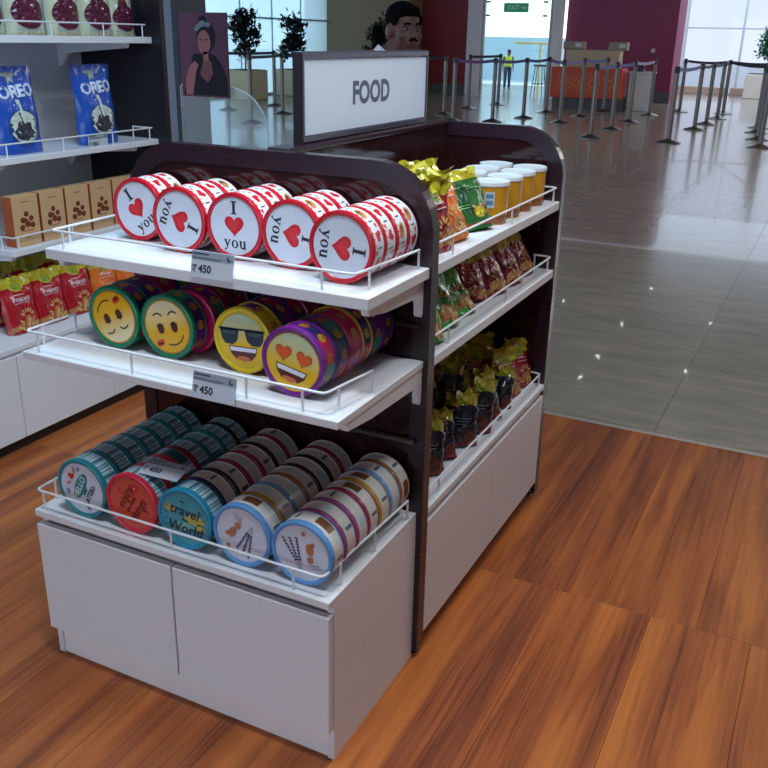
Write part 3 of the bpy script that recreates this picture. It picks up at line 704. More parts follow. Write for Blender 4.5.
def face_travel():
    rays = []
    for sgn in (-1, 1):
        for q in (-0.45, -0.15, 0.15, 0.45):
            r0, r1 = 0.050, 0.062; c, s_ = math.cos(q), math.sin(q)
            rays.append([(sgn * r0 * c, r0 * s_ - 0.0008), (sgn * r1 * c, r1 * s_ - 0.001), (sgn * r1 * c, r1 * s_ + 0.001), (sgn * r0 * c, r0 * s_ + 0.0008)])
    return pmesh('travel_print', [([circ(-0.042, 0.022, 0.016, 0.010, 14), circ(0.030, 0.004, 0.030, 0.014, 18), circ(0.046, -0.014, 0.014, 0.010, 14)], P_(186, 172, 84)),
        ([circ(0.0, -0.02, 0.03, 0.012, 16)], P_(120, 180, 168)),
        ([T('travel', 0.038, (0.0, 0.020), -0.08, 0.0006, 0.2), T('the', 0.014, (0.0, -0.002), -0.05, 0.0003, 0.1), T('World', 0.038, (0.0, -0.026), -0.05, 0.0006, 0.2)] + rays, P_(22, 50, 74)), ([[(-0.012, 0.046), (0.006, 0.042), (-0.004, 0.050)]], P_(22, 50, 74))])
def face_garden(v):
    a = math.radians(150 if v == 0 else 12)
    g = lambda u, w_: rot2((u, w_), a)
    stems, buds = [], []
    for s_ in (-1, 0, 1):
        x0 = -0.024 + s_ * 0.018; x1 = -0.012 + s_ * 0.003
        stems.append([g(x0 - 0.0008, 0.036), g(x0 + 0.0008, 0.036), g(x1 + 0.0008, -0.040), g(x1 - 0.0008, -0.040)])
        for q in range(8):
            t = q / 8; cx = x0 + (x1 - x0) * t * 0.9; cy = 0.038 - 0.062 * t
            c = g(cx, cy); buds.append(circ(c[0], c[1], 0.0044, 0.0028, 8, ang=a + (0.5 if q % 2 else -0.5)))
    lines = []
    for q, (u0, u1, v0) in enumerate([(0.014, 0.040, -0.030), (0.018, 0.044, -0.038)]):
        lines.append([g(u0, v0 - 0.001), g(u1, v0 - 0.001), g(u1, v0 + 0.001), g(u0, v0 + 0.001)])
    fl_ = [circ(*g(0.016, 0.050), 0.006, n=8), circ(*g(0.024, 0.010), 0.010, 0.016, n=12, ang=a), circ(*g(0.020, -0.016), 0.009, n=10), circ(*g(0.034, 0.022), 0.006, n=8)]
    return pmesh('garden_print_%d' % v, [(stems, P_(92, 110, 96)), (buds, P_(72, 66, 104)), (lines, P_(130, 136, 146)), (fl_, P_(180, 116, 78))])
STR_W = P_(190, 216, 224); STR_T = P_(92, 146, 160); STR_D = P_(44, 92, 110); STR_M = P_(136, 178, 190)
cream = P_(206, 206, 202); winb = P_(112, 72, 38); ln = P_(86, 96, 110); mint = P_(176, 202, 204)
def garden_body(rim): return [cream, rim, winb, ln, mint]
def lowrow(x, y, seq, rowname, frontlab, face, faceprint, facename):
    for k, (key, rim, kind) in enumerate(seq):
        dx = (random.random() - .5) * 0.0016 if k else 0
        bm_ = [STR_W, STR_T, STR_D, rim, STR_M] if kind == 's' else garden_body(rim)
        lab = frontlab if k == 0 else '%s tin with %s rim, %s from front in %s row, lowest shelf' % ('striped' if kind == 's' else 'cream printed', key, ordn[k], rowname)
        tn = tin(x + dx, y + k * (TD + 0.0012), H, kind + '_' + key, rim, bm_, pat_stripe if kind == 's' else pat_garden, lab, GRP['low'], face if k == 0 else None, 0,
            [(facename, faceprint)] if k == 0 else None)
        tn.scale = (1.008, 1, 1.008)
NVY = P_(38, 44, 84, 0.25); GLD = P_(176, 138, 46, 0.25); BRZ = P_(150, 96, 56, 0.25); MAU = P_(150, 74, 132, 0.25); RSE = P_(150, 50, 80, 0.25); DK = P_(46, 42, 50, 0.25); WNE = P_(120, 32, 50, 0.25)
lowrow(-0.7555, 0.008, [('teal', AQ, 's')] * 7, 'leftmost', 'teal-rimmed tin with white lid, red heart and teal lettering, lowest shelf', LID1, face_hello(), 'lid_print')
lowrow(-0.5900, 0.008, [('red', CRM, 's'), ('red', CRM, 's'), ('red', WNE, 's'), ('wine', WNE, 's'), ('teal', AQ, 's'), ('teal', AQ, 's'), ('dark', DK, 's')], 'second-left', 'coral red tin with dark red script lettering, lowest shelf', CORAL, face_enjoy(), 'lid_print')
lowrow(-0.4255, 0.009, [('blue', TLB, 's'), ('navy', NVY, 'g'), ('dark', DK, 'g'), ('rose', RSE, 'g'), ('rose', RSE, 'g'), ('dark', DK, 'g'), ('rose', RSE, 'g')], 'middle', 'blue tin lettered travel the World with yellow clouds, lowest shelf', P_(70, 152, 168), face_travel(), 'lid_print')
lowrow(-0.2595, 0.012, [('sky blue', SKY, 'g'), ('gold', GLD, 'g'), ('blue', SKY, 'g'), ('bronze', BRZ, 'g'), ('dark', DK, 'g'), ('dark', DK, 'g'), ('rose', RSE, 'g')], 'second-right', 'pale lavender-print tin with blue rim, second from right, lowest shelf front', LID1, face_garden(0), 'lid_print')
lowrow(-0.0940, 0.012, [('sky blue', SKY, 'g'), ('mauve', MAU, 'g'), ('mauve', MAU, 'g'), ('rose', RSE, 'g'), ('gold', GLD, 'g'), ('blue', SKY, 'g'), ('bronze', BRZ, 'g')], 'rightmost', 'pale lavender-print tin with blue rim at lowest shelf front right corner', LID1, face_garden(1), 'lid_print')

# price tags
TAGW = mat('tag_plastic', S(196, 204, 216), 0.3, var=0.02); TAGG = mat('tag_grey_band', S(150, 160, 174), 0.3, var=0.02)
def price_tag(label, loc, rot, w_=0.118, h_=0.062):
    t = thing('price_tag', label, 'price tag', loc, rot, 'price tags')
    obj('card', MB().bbox(-w_ / 2, w_ / 2, -0.0015, 0.0015, 0, h_, 0.0006), TAGW, t)
    f = lambda a, b: (a, -0.0019, b)
    pb = obj('header_band', MB().flat(rect(-w_ / 2 + .001, w_ / 2 - .001, h_ * .66, h_ - .001), f), TAGG, t, fix=False)
    mb = MB(); g = lambda a, b: (a, -0.0022, b)
    for (x0, x1, y0, y1) in ((-.056, -.010, .053, .057), (-.056, .028, .0455, .0470), (-.056, .020, .0430, .0440)): mb.flat(rect(x0, x1, y0, y1), g)
    mb.flat(circ(0.046, 0.050, 0.0065, n=18), g)
    obj('fine_print', mb, P_(66, 76, 92), pb, fix=False)
    mb = MB(); mb.flat(circ(0.0485, 0.0525, 0.004, n=12), lambda a, b: (a, -0.0024, b)); obj('logo_cut', mb, TAGG, pb, fix=False)
    mb = MB(); add_text(mb, '450', 0.024, g, (-0.019, 0.0205), bold=0.0007)
    # rupee sign drawn as strokes
    for P in (rect(-.0555, -.0415, .0275, .0292), rect(-.0555, -.0415, .0235, .0252)): mb.flat(P, g)
    mb.flat(arc_strip(-.0515, .0235, .0052, -PI / 2, PI / 2, .0017, 10), g); mb.flat([(-.0550, .0190), (-.0525, .0190), (-.0440, .0115), (-.0470, .0115)], g)
    obj('price_lettering', mb, INK, t, fix=False)
    return t
price_tag('white price tag for 450 rupees on the top shelf rail', (-0.3925, 0.122, Z3 - 0.0105), (-0.22, 0, 0))
price_tag('white price tag for 450 rupees on the middle shelf rail', (-0.3145, 0.004, Z2 - 0.0145), (-0.22, 0, 0))
price_tag('white price tag lying back across tins on the lowest shelf', (-0.522, 0.034, 0.6315), (-1.36, 0, 0.05))

# ================================================================== POUCHES
from mathutils import noise as mnoise
def make_pouch(key, w_, h_, d_, body, seal, seed, seal_h=0.17, crumple=1.0, rumple=0.0):
    rnd = random.Random(seed); ph = [rnd.random() * 6.28 for _ in range(8)]
    def S_(u, v, side, off=0.0):
        tk = d_ / 2 * (0.80 + 0.2 * math.sin(PI * min(1, v / .45) * .5)) * (1 - max(0, (v - .22) / .78) ** 1.35)
        e = max(0.0, 1 - abs(u) ** 3.2) ** .55
        wd = w_ / 2 * (1 - 0.05 * math.sin(PI * min(1, v * 1.2)))
        wr = 0.0022 * math.sin(9 * u + 7 * v + ph[0]) + 0.0018 * math.sin(15 * v - 6 * u + ph[1]) + 0.0016 * math.sin(21 * u + 4 * v + ph[2])
        wr *= (0.4 + e) * (d_ / 0.07)
        sl = max(0, min(1, (v - (1 - seal_h * 1.25)) / (seal_h * .9)))
        nz = mnoise.noise(Vector((u * 4.2 + seed, v * 9, seed * 1.7))); nz2 = mnoise.noise(Vector((u * 9 - seed, v * 14, seed)))
        mid = crumple * sl * (0.016 * nz + 0.008 * nz2 + 0.012 * math.sin(3 * u + ph[5]))
        x = u * wd + 0.0025 * math.sin(11 * v + ph[6]) * abs(u) + crumple * sl * 0.006 * nz2
        z = v * h_ + crumple * sl * (0.010 * mnoise.noise(Vector((u * 3 + seed, 3.3, 1.1))) + 0.005 * nz2)
        if rumple: mid += rumple * (0.016 * mnoise.noise(Vector((u * 2.2 + seed, v * 4, 7.7))) + 0.007 * mnoise.noise(Vector((u * 5 + seed, v * 9, 3.1)))) * min(1, v * 3); x += rumple * 0.012 * mnoise.noise(Vector((u * 1.5, v * 5 + seed, 2.2))) * min(1, v * 3)
        y = mid - side * (tk * e + abs(wr) * e) - (off if side > 0 else -off)
        return Vector((x, y, z))
    mb = MB(); nu, nv = 18, 22
    for side in (1, -1):
        base = len(mb.v)
        for j in range(nv + 1):
            for i in range(nu + 1): mb.v.append(tuple(S_(-1 + 2 * i / nu, j / nv, side)))
        for j in range(nv):
            for i in range(nu):
                q = (base + j * (nu + 1) + i, base + j * (nu + 1) + i + 1, base + (j + 1) * (nu + 1) + i + 1, base + (j + 1) * (nu + 1) + i)
                mb.f.append(q if side > 0 else q[::-1]); mb.m.append(1 if (j + .5) / nv > 1 - seal_h else 0)
    n1 = (nu + 1) * (nv + 1)
    for i in range(nu): mb.f.append((i, n1 + i, n1 + i + 1, i + 1)); mb.m.append(0)
    me = mb.mesh('pouch_' + key, True, False)
    for q in (body, seal): me.materials.append(q)
    return me, S_, h_, w_
def patch(S_, h_, w_, poly, off, mi, mb, rings=4):
    """polygon in metres (x, z) wrapped on the pouch front"""
    c = (sum(p[0] for p in poly) / len(poly), sum(p[1] for p in poly) / len(poly)); n = len(poly)
    f = lambda a, b: tuple(S_(max(-.97, min(.97, a / (w_ / 2))), max(0.01, min(.99, b / h_)), 1, off))
    vs = [f(*c)]
    for r_ in range(1, rings + 1): vs += [f(c[0] + (p[0] - c[0]) * r_ / rings, c[1] + (p[1] - c[1]) * r_ / rings) for p in poly]
    fs = [(0, 1 + i, 1 + (i + 1) % n) for i in range(n)]
    for r_ in range(rings - 1):
        a, b = 1 + r_ * n, 1 + (r_ + 1) * n
        fs += [(a + i, b + i, b + (i + 1) % n, a + (i + 1) % n) for i in range(n)]
    mb.add(vs, fs, mi)
def wrap_text(S_, h_, w_, txt, size, pos, mb, off=0.0032, mi=0, bold=0.0004, ang=0, shear=0):
    f = lambda a, b: tuple(S_(max(-.97, min(.97, a / (w_ / 2))), b / h_, 1, off))
    add_text(mb, txt, size, f, pos, ang, bold, shear, mi)
FOIL = dict(rough=0.24)
def foil(r, g, b): return mat('foil_%d_%d_%d' % (r, g, b), S(r, g, b), 0.26, metal=0.0, var=0.10, scale=60, coat=0.35, bump=0.25)
NUTS = mat('nut_print', S(176, 116, 66), 0.35, var=0.45, scale=220, coat=0.3)
LIME = foil(186, 178, 44); GOLD = foil(168, 146, 56)
def nut_cluster(w_, h_, rnd, n=26, cx=0.0, cy=0.0, sx=0.3, sy=0.12, size=0.008):
    out = []
    for _ in range(n):
        a = rnd.random() * 6.28; r_ = rnd.random() ** .6
        out.append(circ(cx + w_ * sx * r_ * math.cos(a), cy + h_ * sy * r_ * math.sin(a), size * (0.7 + .6 * rnd.random()), size * .55, 8, ang=rnd.random() * 3))
    return out
DESIGN = {}
def design(key, w_, h_, d_, body, seal, seed, txt=None, kind='nut', seal_h=0.17, txtcol=None, crumple=1.0):
    rnd = random.Random(seed)
    me, S_, hh, ww = make_pouch(key, w_, h_, d_, body, seal, seed, seal_h, crumple, 1.2 if kind == 'dark' else 0.35 if kind in ('nut', 'plainnut') else 0.0)
    parts = []
    def fin(name, mb, ms):
        m_ = mb.mesh(key + '_' + name, fix=False)
        for q in ms: m_.materials.append(q)
        parts.append((name, m_))
    if kind in ('nut', 'plainnut'):
        if kind == 'nut':
            mb = MB(); patch(S_, hh, ww, circ(-w_ * .02, h_ * (1 - seal_h) - .002, w_ * .21, h_ * .085, 22), 0.0012, 0, mb); patch(S_, hh, ww, circ(-w_ * .02, h_ * (1 - seal_h) - .002, w_ * .15, h_ * .055, 20), 0.002, 1, mb)
            fin('logo', mb, [LIME, P_(122, 150, 30)])
        mb = MB(); patch(S_, hh, ww, [(-w_ * .46, 0.004), (w_ * .46, 0.004), (w_ * .46, h_ * .12), (w_ * .3, h_ * .26), (w_ * .05, h_ * .30), (-w_ * .2, h_ * .17), (-w_ * .46, h_ * .12)], 0.0012, 0, mb)
        for p in nut_cluster(w_, h_, rnd, 16, w_ * .06, h_ * .15, .36, .11, 0.010): patch(S_, hh, ww, p, 0.0022, 1, mb, 1)
        for q in range(6):
            a = 0.5 + q * 0.42; c_ = (w_ * .06 + .030 * math.cos(a), h_ * .25 + .034 * math.sin(a)); patch(S_, hh, ww, circ(c_[0], c_[1], .011, .0045, 8, ang=a), 0.0022, 1, mb, 1)
        fin('nut_print', mb, [NUTS, P_(206, 160, 100)])
        if txt:
            mb = MB()
            if txt != '-': wrap_text(S_, hh, ww, txt, w_ * .17, (0, h_ * .60), mb)
            else:
                for q in range(5): patch(S_, hh, ww, rect(w_ * (-.24 + .09 * q), w_ * (-.18 + .09 * q), h_ * .585, h_ * (.61 + .02 * (q % 2))), .0024, 0, mb, 2)
            for (a, b, z) in ((-.22, .1, .68), (-.24, .26, .53)): patch(S_, hh, ww, rect(w_ * a, w_ * b, h_ * z - .0015, h_ * z + .0015), .0024, 0, mb, 2)
            fin('lettering', mb, [txtcol or P_(230, 206, 214)])
    if kind == 'cookie':
        mb = MB(); patch(S_, hh, ww, circ(0.004, h_ * .30, w_ * .36, h_ * .215, 26), .0014, 0, mb); patch(S_, hh, ww, circ(0.000, h_ * .31, w_ * .31, h_ * .185, 26), .003, 1, mb)
        patch(S_, hh, ww, [(-w_ * .03, h_ * .46), (w_ * .03, h_ * .46), (w_ * .015, h_ * .62), (-w_ * .07, h_ * .62)], .003, 1, mb)
        patch(S_, hh, ww, [(-.055, h_ * .26), (-.036, h_ * .31), (-.03, h_ * .36), (-.006, h_ * .385), (.016, h_ * .36), (.036, h_ * .355), (.036, h_ * .28), (.058, h_ * .23), (.0, h_ * .15), (-.04, h_ * .18)], .0048, 2, mb)
        fin('spoon_print', mb, [P_(22, 66, 120), P_(198, 206, 190), P_(46, 50, 62)])
        mb = MB(); wrap_text(S_, hh, ww, 'OREO', w_ * .29, (0.004, h_ * .71), mb, bold=0.0028, ang=0.08); fin('lettering', mb, [P_(206, 218, 238)])
        mb = MB(); patch(S_, hh, ww, [(-w_ * .12, h_ * .80), (w_ * .02, h_ * .80), (w_ * .02, h_ * .89), (w_ * .14, h_ * .89), (w_ * .14, h_ * .93), (-w_ * .26, h_ * .93), (-w_ * .26, h_ * .89), (-w_ * .12, h_ * .89)], .002, 0, mb)
        fin('tall_mark', mb, [P_(150, 160, 162)])
        mb = MB()
        for q in range(16):
            cx_, cy_ = (rnd.random() - .5) * w_ * .8, h_ * (.06 + .5 * rnd.random())
            if (cx_ / (w_ * .40)) ** 2 + ((cy_ - h_ * .3) / (h_ * .25)) ** 2 > 1: patch(S_, hh, ww, circ(cx_, cy_, .005, .0022, 6, ang=rnd.random() * 3), .002, 0, mb, 1)
        fin('splash_print', mb, [P_(150, 186, 224)])
    if kind == 'fruit':
        for (cx_, cz, s_) in ((0.0, .36, 1.0),):
            mb = MB(); patch(S_, hh, ww, circ(cx_, h_ * .29, w_ * .43, h_ * .21, 24), .0042, 0, mb); patch(S_, hh, ww, circ(cx_ - w_ * .02, h_ * .47, w_ * .20, h_ * .14, 20), .0046, 0, mb)
            patch(S_, hh, ww, circ(cx_, h_ * .60, w_ * .13, h_ * .06, 16), .0052, 1, mb); patch(S_, hh, ww, circ(cx_ + w_ * .08, h_ * .38, .008, .004, 8), .0056, 2, mb, 1)
            patch(S_, hh, ww, circ(cx_, h_ * .10, w_ * .36, h_ * .06, 20), .0008, 3, mb)
            fin('fruit_print', mb, [P_(84, 16, 46), P_(150, 70, 60), P_(206, 190, 206), P_(170, 176, 170)])
        mb = MB(); patch(S_, hh, ww, rect(-w_ * .44, w_ * .44, 0.003, 0.010), .001, 0, mb); fin('foot_band', mb, [P_(178, 156, 110)])
    if kind == 'dark':
        mb = MB(); patch(S_, hh, ww, circ(0, h_ * .84, w_ * .14, h_ * .06, 16), .003, 0, mb); fin('logo', mb, [P_(150, 170, 40)])
        mb = MB(); patch(S_, hh, ww, [(-w_ * .1, h_ * .06), (w_ * .42, h_ * .06), (w_ * .40, h_ * .26), (w_ * .2, h_ * .34), (w_ * .02, h_ * .22)], .0014, 0, mb); patch(S_, hh, ww, rect(-w_ * .42, w_ * .42, h_ * .02, h_ * .10), .0018, 1, mb); fin('label_print', mb, [P_(96, 44, 34), P_(150, 26, 34)])
        mb = MB()
        for q in range(3): patch(S_, hh, ww, rect(-w_ * .3, w_ * (.1 + .08 * q), h_ * (.44 + .05 * q), h_ * (.452 + .05 * q)), .0024, 0, mb, 2)
        fin('lettering', mb, [P_(120, 126, 150)])
    if kind == 'leaf':
        mb = MB(); patch(S_, hh, ww, circ(-w_ * .12, h_ * .52, w_ * .12, h_ * .30, 22, ang=0.1), .0012, 0, mb); fin('leaf_print', mb, [P_(24, 66, 40)])
        mb = MB(); patch(S_, hh, ww, circ(w_ * .14, h_ * .26, w_ * .14, h_ * .09, 16), .0014, 0, mb)
        for p in nut_cluster(w_, h_, rnd, 14, w_ * .2, h_ * .30, .22, .16, 0.008): patch(S_, hh, ww, p, 0.0022, 1, mb, 1)
        fin('mix_print', mb, [P_(206, 196, 40), P_(190, 130, 74)])
        mb = MB(); patch(S_, hh, ww, [(-w_ * .4, h_ * .03), (w_ * .44, h_ * .03), (w_ * .44, h_ * .14), (-w_ * .4, h_ * .13)], .0012, 0, mb); fin('foot_print', mb, [foil(140, 70, 36)])
        mb = MB()
        for (a, b, z) in ((-.30, .10, .70), (.0, .34, .66), (-.34, -.02, .40), (-.34, .06, .36)): patch(S_, hh, ww, rect(w_ * a, w_ * b, h_ * z - .002, h_ * z + .002), .0024, 0, mb, 2)
        fin('lettering', mb, [P_(150, 196, 130)])
    DESIGN[key] = (me, parts)
def pouch(key, label, loc, face=PI / 2, lean=-0.12, roll=0.0, group=None, cat='snack pouch', name='snack_pouch', scale=1.0):
    me, parts = DESIGN[key]
    t = thing(name, label, cat, loc, (lean, roll, face), group)
    t.scale = (scale,) * 3
    pb = obj('pouch', me, None, t)
    for nm, m_ in parts: obj(nm, m_, None, pb)
    return t
design('red', 0.168, 0.235, 0.075, foil(168, 22, 34), LIME, 3, 'Peanuts')
design('orange', 0.160, 0.235, 0.070, foil(222, 110, 36), LIME, 5, '-', seal_h=0.27, crumple=1.7)
design('redbrown', 0.150, 0.235, 0.065, foil(150, 30, 34), LIME, 8, '-', seal_h=0.33, crumple=2.0)
design('green', 0.165, 0.215, 0.065, foil(40, 96, 46), LIME, 11, kind='leaf')
design('bright_green', 0.130, 0.185, 0.055, foil(48, 160, 58), foil(150, 96, 50), 13, '-', kind='plainnut', txtcol=P_(120, 200, 110))
design('maroon', 0.150, 0.195, 0.060, foil(142, 28, 58), foil(186, 164, 66), 17, '-', kind='plainnut', seal_h=0.26, crumple=1.4, txtcol=P_(220, 120, 90))
design('black', 0.125, 0.19, 0.06, foil(24, 24, 36), foil(160, 146, 52), 19, None, kind='dark', seal_h=0.21, crumple=1.9)
design('crimson', 0.150, 0.205, 0.07, foil(150, 24, 40), LIME, 23, '-', kind='nut', seal_h=0.27, crumple=1.6)
design('blue', 0.222, 0.34, 0.10, foil(30, 80, 176), foil(26, 66, 150), 29, kind='cookie', seal_h=0.05, crumple=0.15)
design('cream', 0.186, 0.30, 0.085, foil(196, 200, 172), foil(206, 206, 130), 31, kind='fruit', seal_h=0.12, crumple=0.5)
# --- right side shelves, top
g1 = 'snack pouches on the upper side shelf'
pouch('redbrown', 'red nut pouch with crumpled lime top, beside the gondola end panel', (-0.048, 0.615, Z3), PI / 2 - .15, -0.12, -0.03, g1, scale=0.88)
pouch('orange', 'orange nut pouch with lime top, leaning beside the red one', (-0.056, 0.745, Z3), PI / 2 - .15, -0.38, -0.06, g1, scale=0.95)
pouch('green', 'dark green trail mix pouch with leaf print beside yellow tubs', (-0.058, 0.918, Z3), PI / 2 - .50, -0.42, -0.10, g1, scale=0.84)
pouch('green', 'dark green pouch in the back row beside the tubs', (-0.24, 0.93, Z3), PI / 2 - .4, -0.04, 0.0, g1, scale=0.85)
# tubs
def tub(label, x, y):
    t = thing('snack_tub', label, 'tub', (x, y, Z3), (0, 0, random.random()), 'yellow tubs on the upper side shelf')
    obj('tub_body', MB().lathe([(0.0005, 0.0), (0.049, 0.0), (0.051, 0.003), (0.0525, 0.03), (0.054, 0.120), (0.0525, 0.121), (0.0005, 0.121)], 32, matf=lambda k, j: (1 if (j == 2) else (2 if (j == 3 and k in (2, 3, 4)) else 0))), [P_(206, 146, 30), P_(150, 84, 32), P_(180, 96, 40)], t, smooth=True)
    obj('tub_lid', MB().lathe([(0.0005, 0.134), (0.046, 0.1335), (0.050, 0.135), (0.0555, 0.134), (0.0562, 0.131), (0.0562, 0.122), (0.0545, 0.120)], 32), P_(222, 232, 236), t, smooth=True)
    mb = MB(); r_ = 0.0542
    def f(a, b): return (r_ * math.cos(a) * (1), r_ * math.sin(a), b)
    for (a0, a1, z0, z1, mi) in ((-1.9, -1.35, .055, .105, 0), (-1.82, -1.43, .085, .098, 1), (-1.82, -1.43, .064, .078, 1), (.2, .5, .05, .10, 2), (0.05, 0.6, 0.008, 0.04, 2)):
        vs = []; 
        for q in range(7):
            a = a0 + (a1 - a0) * q / 6; vs += [f(a, z0 + 0.0), f(a, z1)]
        mb.add([(v[0] * (1 + .004 * (mi + 1)), v[1] * (1 + .004 * (mi + 1)), v[2]) for v in vs], [(2 * q, 2 * q + 2, 2 * q + 3, 2 * q + 1) for q in range(6)], mi)
    t.rotation_euler = (0, 0, 0.35 + random.random() * .15); t.scale = (1, 1, 0.93)
    obj('tub_print', mb, [P_(196, 206, 214), P_(96, 134, 170), P_(150, 70, 40)], t, fix=False, kind='stuff')
tubs = ['nearest', 'second', 'third', 'farthest']
for k, y in enumerate((1.065, 1.188, 1.312, 1.436)): tub('yellow snack tub with white lid, %s of the front row by the rail' % tubs[k], -0.068, y)
for k, y in enumerate((1.075, 1.198, 1.322, 1.446)): tub('yellow snack tub with white lid, %s of the row behind' % tubs[k], -0.190, y)
# --- middle side shelf
g2 = 'snack pouches on the middle side shelf'
pouch('bright_green', 'bright green nut pouch nearest the end panel, middle side shelf', (-0.045, 0.56, Z2), PI / 2 - .30, -0.34, 0.05, g2, scale=1.1)
pouch('bright_green', 'bright green nut pouch, middle of the three green ones', (-0.060, 0.70, Z2), PI / 2 - .25, -0.42, -0.05, g2, scale=1.22)
pouch('bright_green', 'bright green nut pouch half hidden, farthest of the three', (-0.060, 0.85, Z2), PI / 2 - .25, -0.62, 0.0, g2, scale=1.05)
pouch('bright_green', 'green nut pouch in the dark back row, middle side shelf', (-0.20, 0.72, Z2), PI / 2 - .3, -0.06, 0.0, g2)
pouch('maroon', 'dark maroon mix pouch half in shade, nearest of the maroon ones', (-0.085, 1.005, Z2), PI / 2 - .5, -0.50, 0.06, g2, scale=0.84)
pouch('maroon', 'maroon mix pouch with gold top, second from the green ones', (-0.055, 1.125, Z2), PI / 2 - .25, -0.46, 0.0, g2, scale=0.84)
pouch('maroon', 'maroon mix pouch with gold top, third from the green ones', (-0.050, 1.265, Z2), PI / 2 - .25, -0.44, 0.0, g2, scale=0.84)
pouch('maroon', 'maroon mix pouch farthest along the middle side shelf', (-0.055, 1.41, Z2), PI / 2 - .2, -0.44, 0.0, g2, scale=0.84)
pouch('maroon', 'maroon mix pouch standing tall in the back row', (-0.22, 1.38, Z2), PI / 2 - .2, -0.05, 0.0, g2, scale=1.08)
pouch('maroon', 'maroon mix pouch in back row behind gold tops', (-0.24, 1.16, Z2), PI / 2 - .2, -0.05, 0.0, g2, scale=1.0)
# --- lower side shelf: a crowd of dark pouches
g3 = 'dark snack pouches on the lower side shelf'
along = ['nearest', 'second', 'third', 'fourth', 'fifth', 'sixth', 'farthest']
rr_ = random.Random(41)
along = ['nearest', 'second', 'third', 'fourth', 'fifth', 'sixth', 'seventh', 'eighth', 'farthest']
for k in range(9):
    y = 0.55 + 0.116 * k; crim = k >= 7
    pouch('crimson' if crim else 'black', '%s nut pouch, %s along the front row, lower side shelf' % ('crimson' if crim else 'black gold-topped', along[k]), (-0.055 - .02 * rr_.random(), y, H), PI / 2 - (.35 if crim else .5 + .6 * rr_.random()), -0.12 - .22 * rr_.random(), (rr_.random() - .5) * .30, g3, scale=0.86 if crim else 0.74 + .24 * rr_.random())
for k in range(7):
    y = 0.60 + 0.145 * k; crim = k >= 5
    pouch('crimson' if crim else 'black', '%s pouch, %s along the back row, lower side shelf' % ('crimson' if crim else 'black gold-topped', along[k] if k < 6 else 'farthest'), (-0.185, y, H), PI / 2 - .3 - .8 * rr_.random(), -0.06 - .15 * rr_.random(), (rr_.random() - .5) * .3, g3, scale=0.88 if crim else 1.0 + .2 * rr_.random())
for k in range(6):
    y = 0.63 + 0.16 * k; red_ = k % 2 == 0
    pouch('redbrown' if red_ else 'black', '%s pouch, %s along the rearmost row, lower side shelf' % ('red-brown lime-topped' if red_ else 'black gold-topped', along[k] if k < 5 else 'farthest'), (-0.320, y, H), PI / 2 - .3, -0.02, (rr_.random() - .5) * .15, g3, scale=1.0 + .1 * rr_.random())

# ================================================================== WALL UNIT ON THE LEFT
WX, WB, WE = -2.10, -2.547, 2.0
wu = thing('wall_shelf_unit', 'white wall shelving with grey back, dark end panel and low cabinets', 'shelving', (-2.28, 1.0, 0))
def wp(name, mb, mats, parent=None, **k):
    o = obj(name, mb, mats, None, **k); p = parent or wu; o.parent = p
    if p is wu: o.location = (2.28, -1.0, 0)
    return o
GREYB = mat('grey_back_panel', S(214, 219, 226), 0.55, var=0.05, scale=3); BLK = mat('black_end_panel', S(26, 24, 32), 0.35, var=0.1)
wp('back_panel', MB().box(WB - 0.03, WB, -0.6, WE, 0.0, 2.3), GREYB)
wp('end_panel', MB().bbox(WB - 0.03, -2.045, WE, WE + 0.03, 0, 2.3, 0.002), BLK)
cabw = wp('low_cabinet', MB().box(WB, -2.03, -0.6, WE, 0.05, 0.425), WHITE)
wp('plinth', MB().box(WB, -2.035, -0.6, WE, 0.0, 0.05), mat('black_plinth', S(22, 20, 22), 0.5), cabw)
for (a, b) in ((-0.6, -0.137), (-0.133, 0.393), (0.397, 0.923), (0.927, 1.454), (1.458, 1.997)): wp('door', MB().bbox(-2.03, -2.010, a, b, 0.052, 0.412, 0.0015), WHITE, cabw)
wp('worktop', MB().bbox(WB, -2.012, -0.6, WE - 0.001, 0.425, 0.448, 0.002), WHITE, cabw)
def wall_rail(parent, zt, zb, y0, y1, xf, posts):
    mb = MB(); mb.tube([(xf - 0.07, y0, zt), (xf, y0, zt), (xf, y1, zt), (xf - 0.12, y1, zt)], 0.0034, 8)
    for y in posts: mb.tube([(xf, y, zb - 0.004), (xf, y, zt)], 0.003, 8)
    mb.tube([(xf - 0.068, y0, zb - 0.004), (xf - 0.068, y0, zt)], 0.003, 8); mb.tube([(xf - 0.118, y1, zb - 0.004), (xf - 0.118, y1, zt)], 0.003, 8)
    return wp('wire_rail', mb, WIRE, parent, smooth=True)
for (z, t_, rh) in ((1.630, 0.028, 0.052), (1.174, 0.026, 0.052), (0.806, 0.026, 0.05)):
    sh = wp('shelf', MB().bbox(WB, WX, 1.06, WE - 0.002, z - t_, z, 0.002), WHITE)
    wall_rail(sh, z + rh, z, 1.075, WE - 0.03, WX - 0.012, [1.10, 1.40, 1.70, WE - 0.05])
    for yy in (1.08, WE - 0.14):
        P = [(WX - 0.02, z - t_), (WX - 0.03, z - t_ - 0.02), (WB + 0.06, z - t_ - 0.05), (WB + 0.02, z - t_ - 0.11), (WB, z - t_ - 0.11), (WB, z - t_)]
        wp('shelf_bracket', MB().prism(P, yy - 0.01, yy + 0.01, 'xz'), WHITE, sh)
sh0 = wp('shelf', MB().bbox(WB, WX - 0.16, -0.6, 1.04, 0.96, 0.985, 0.002), WHITE)
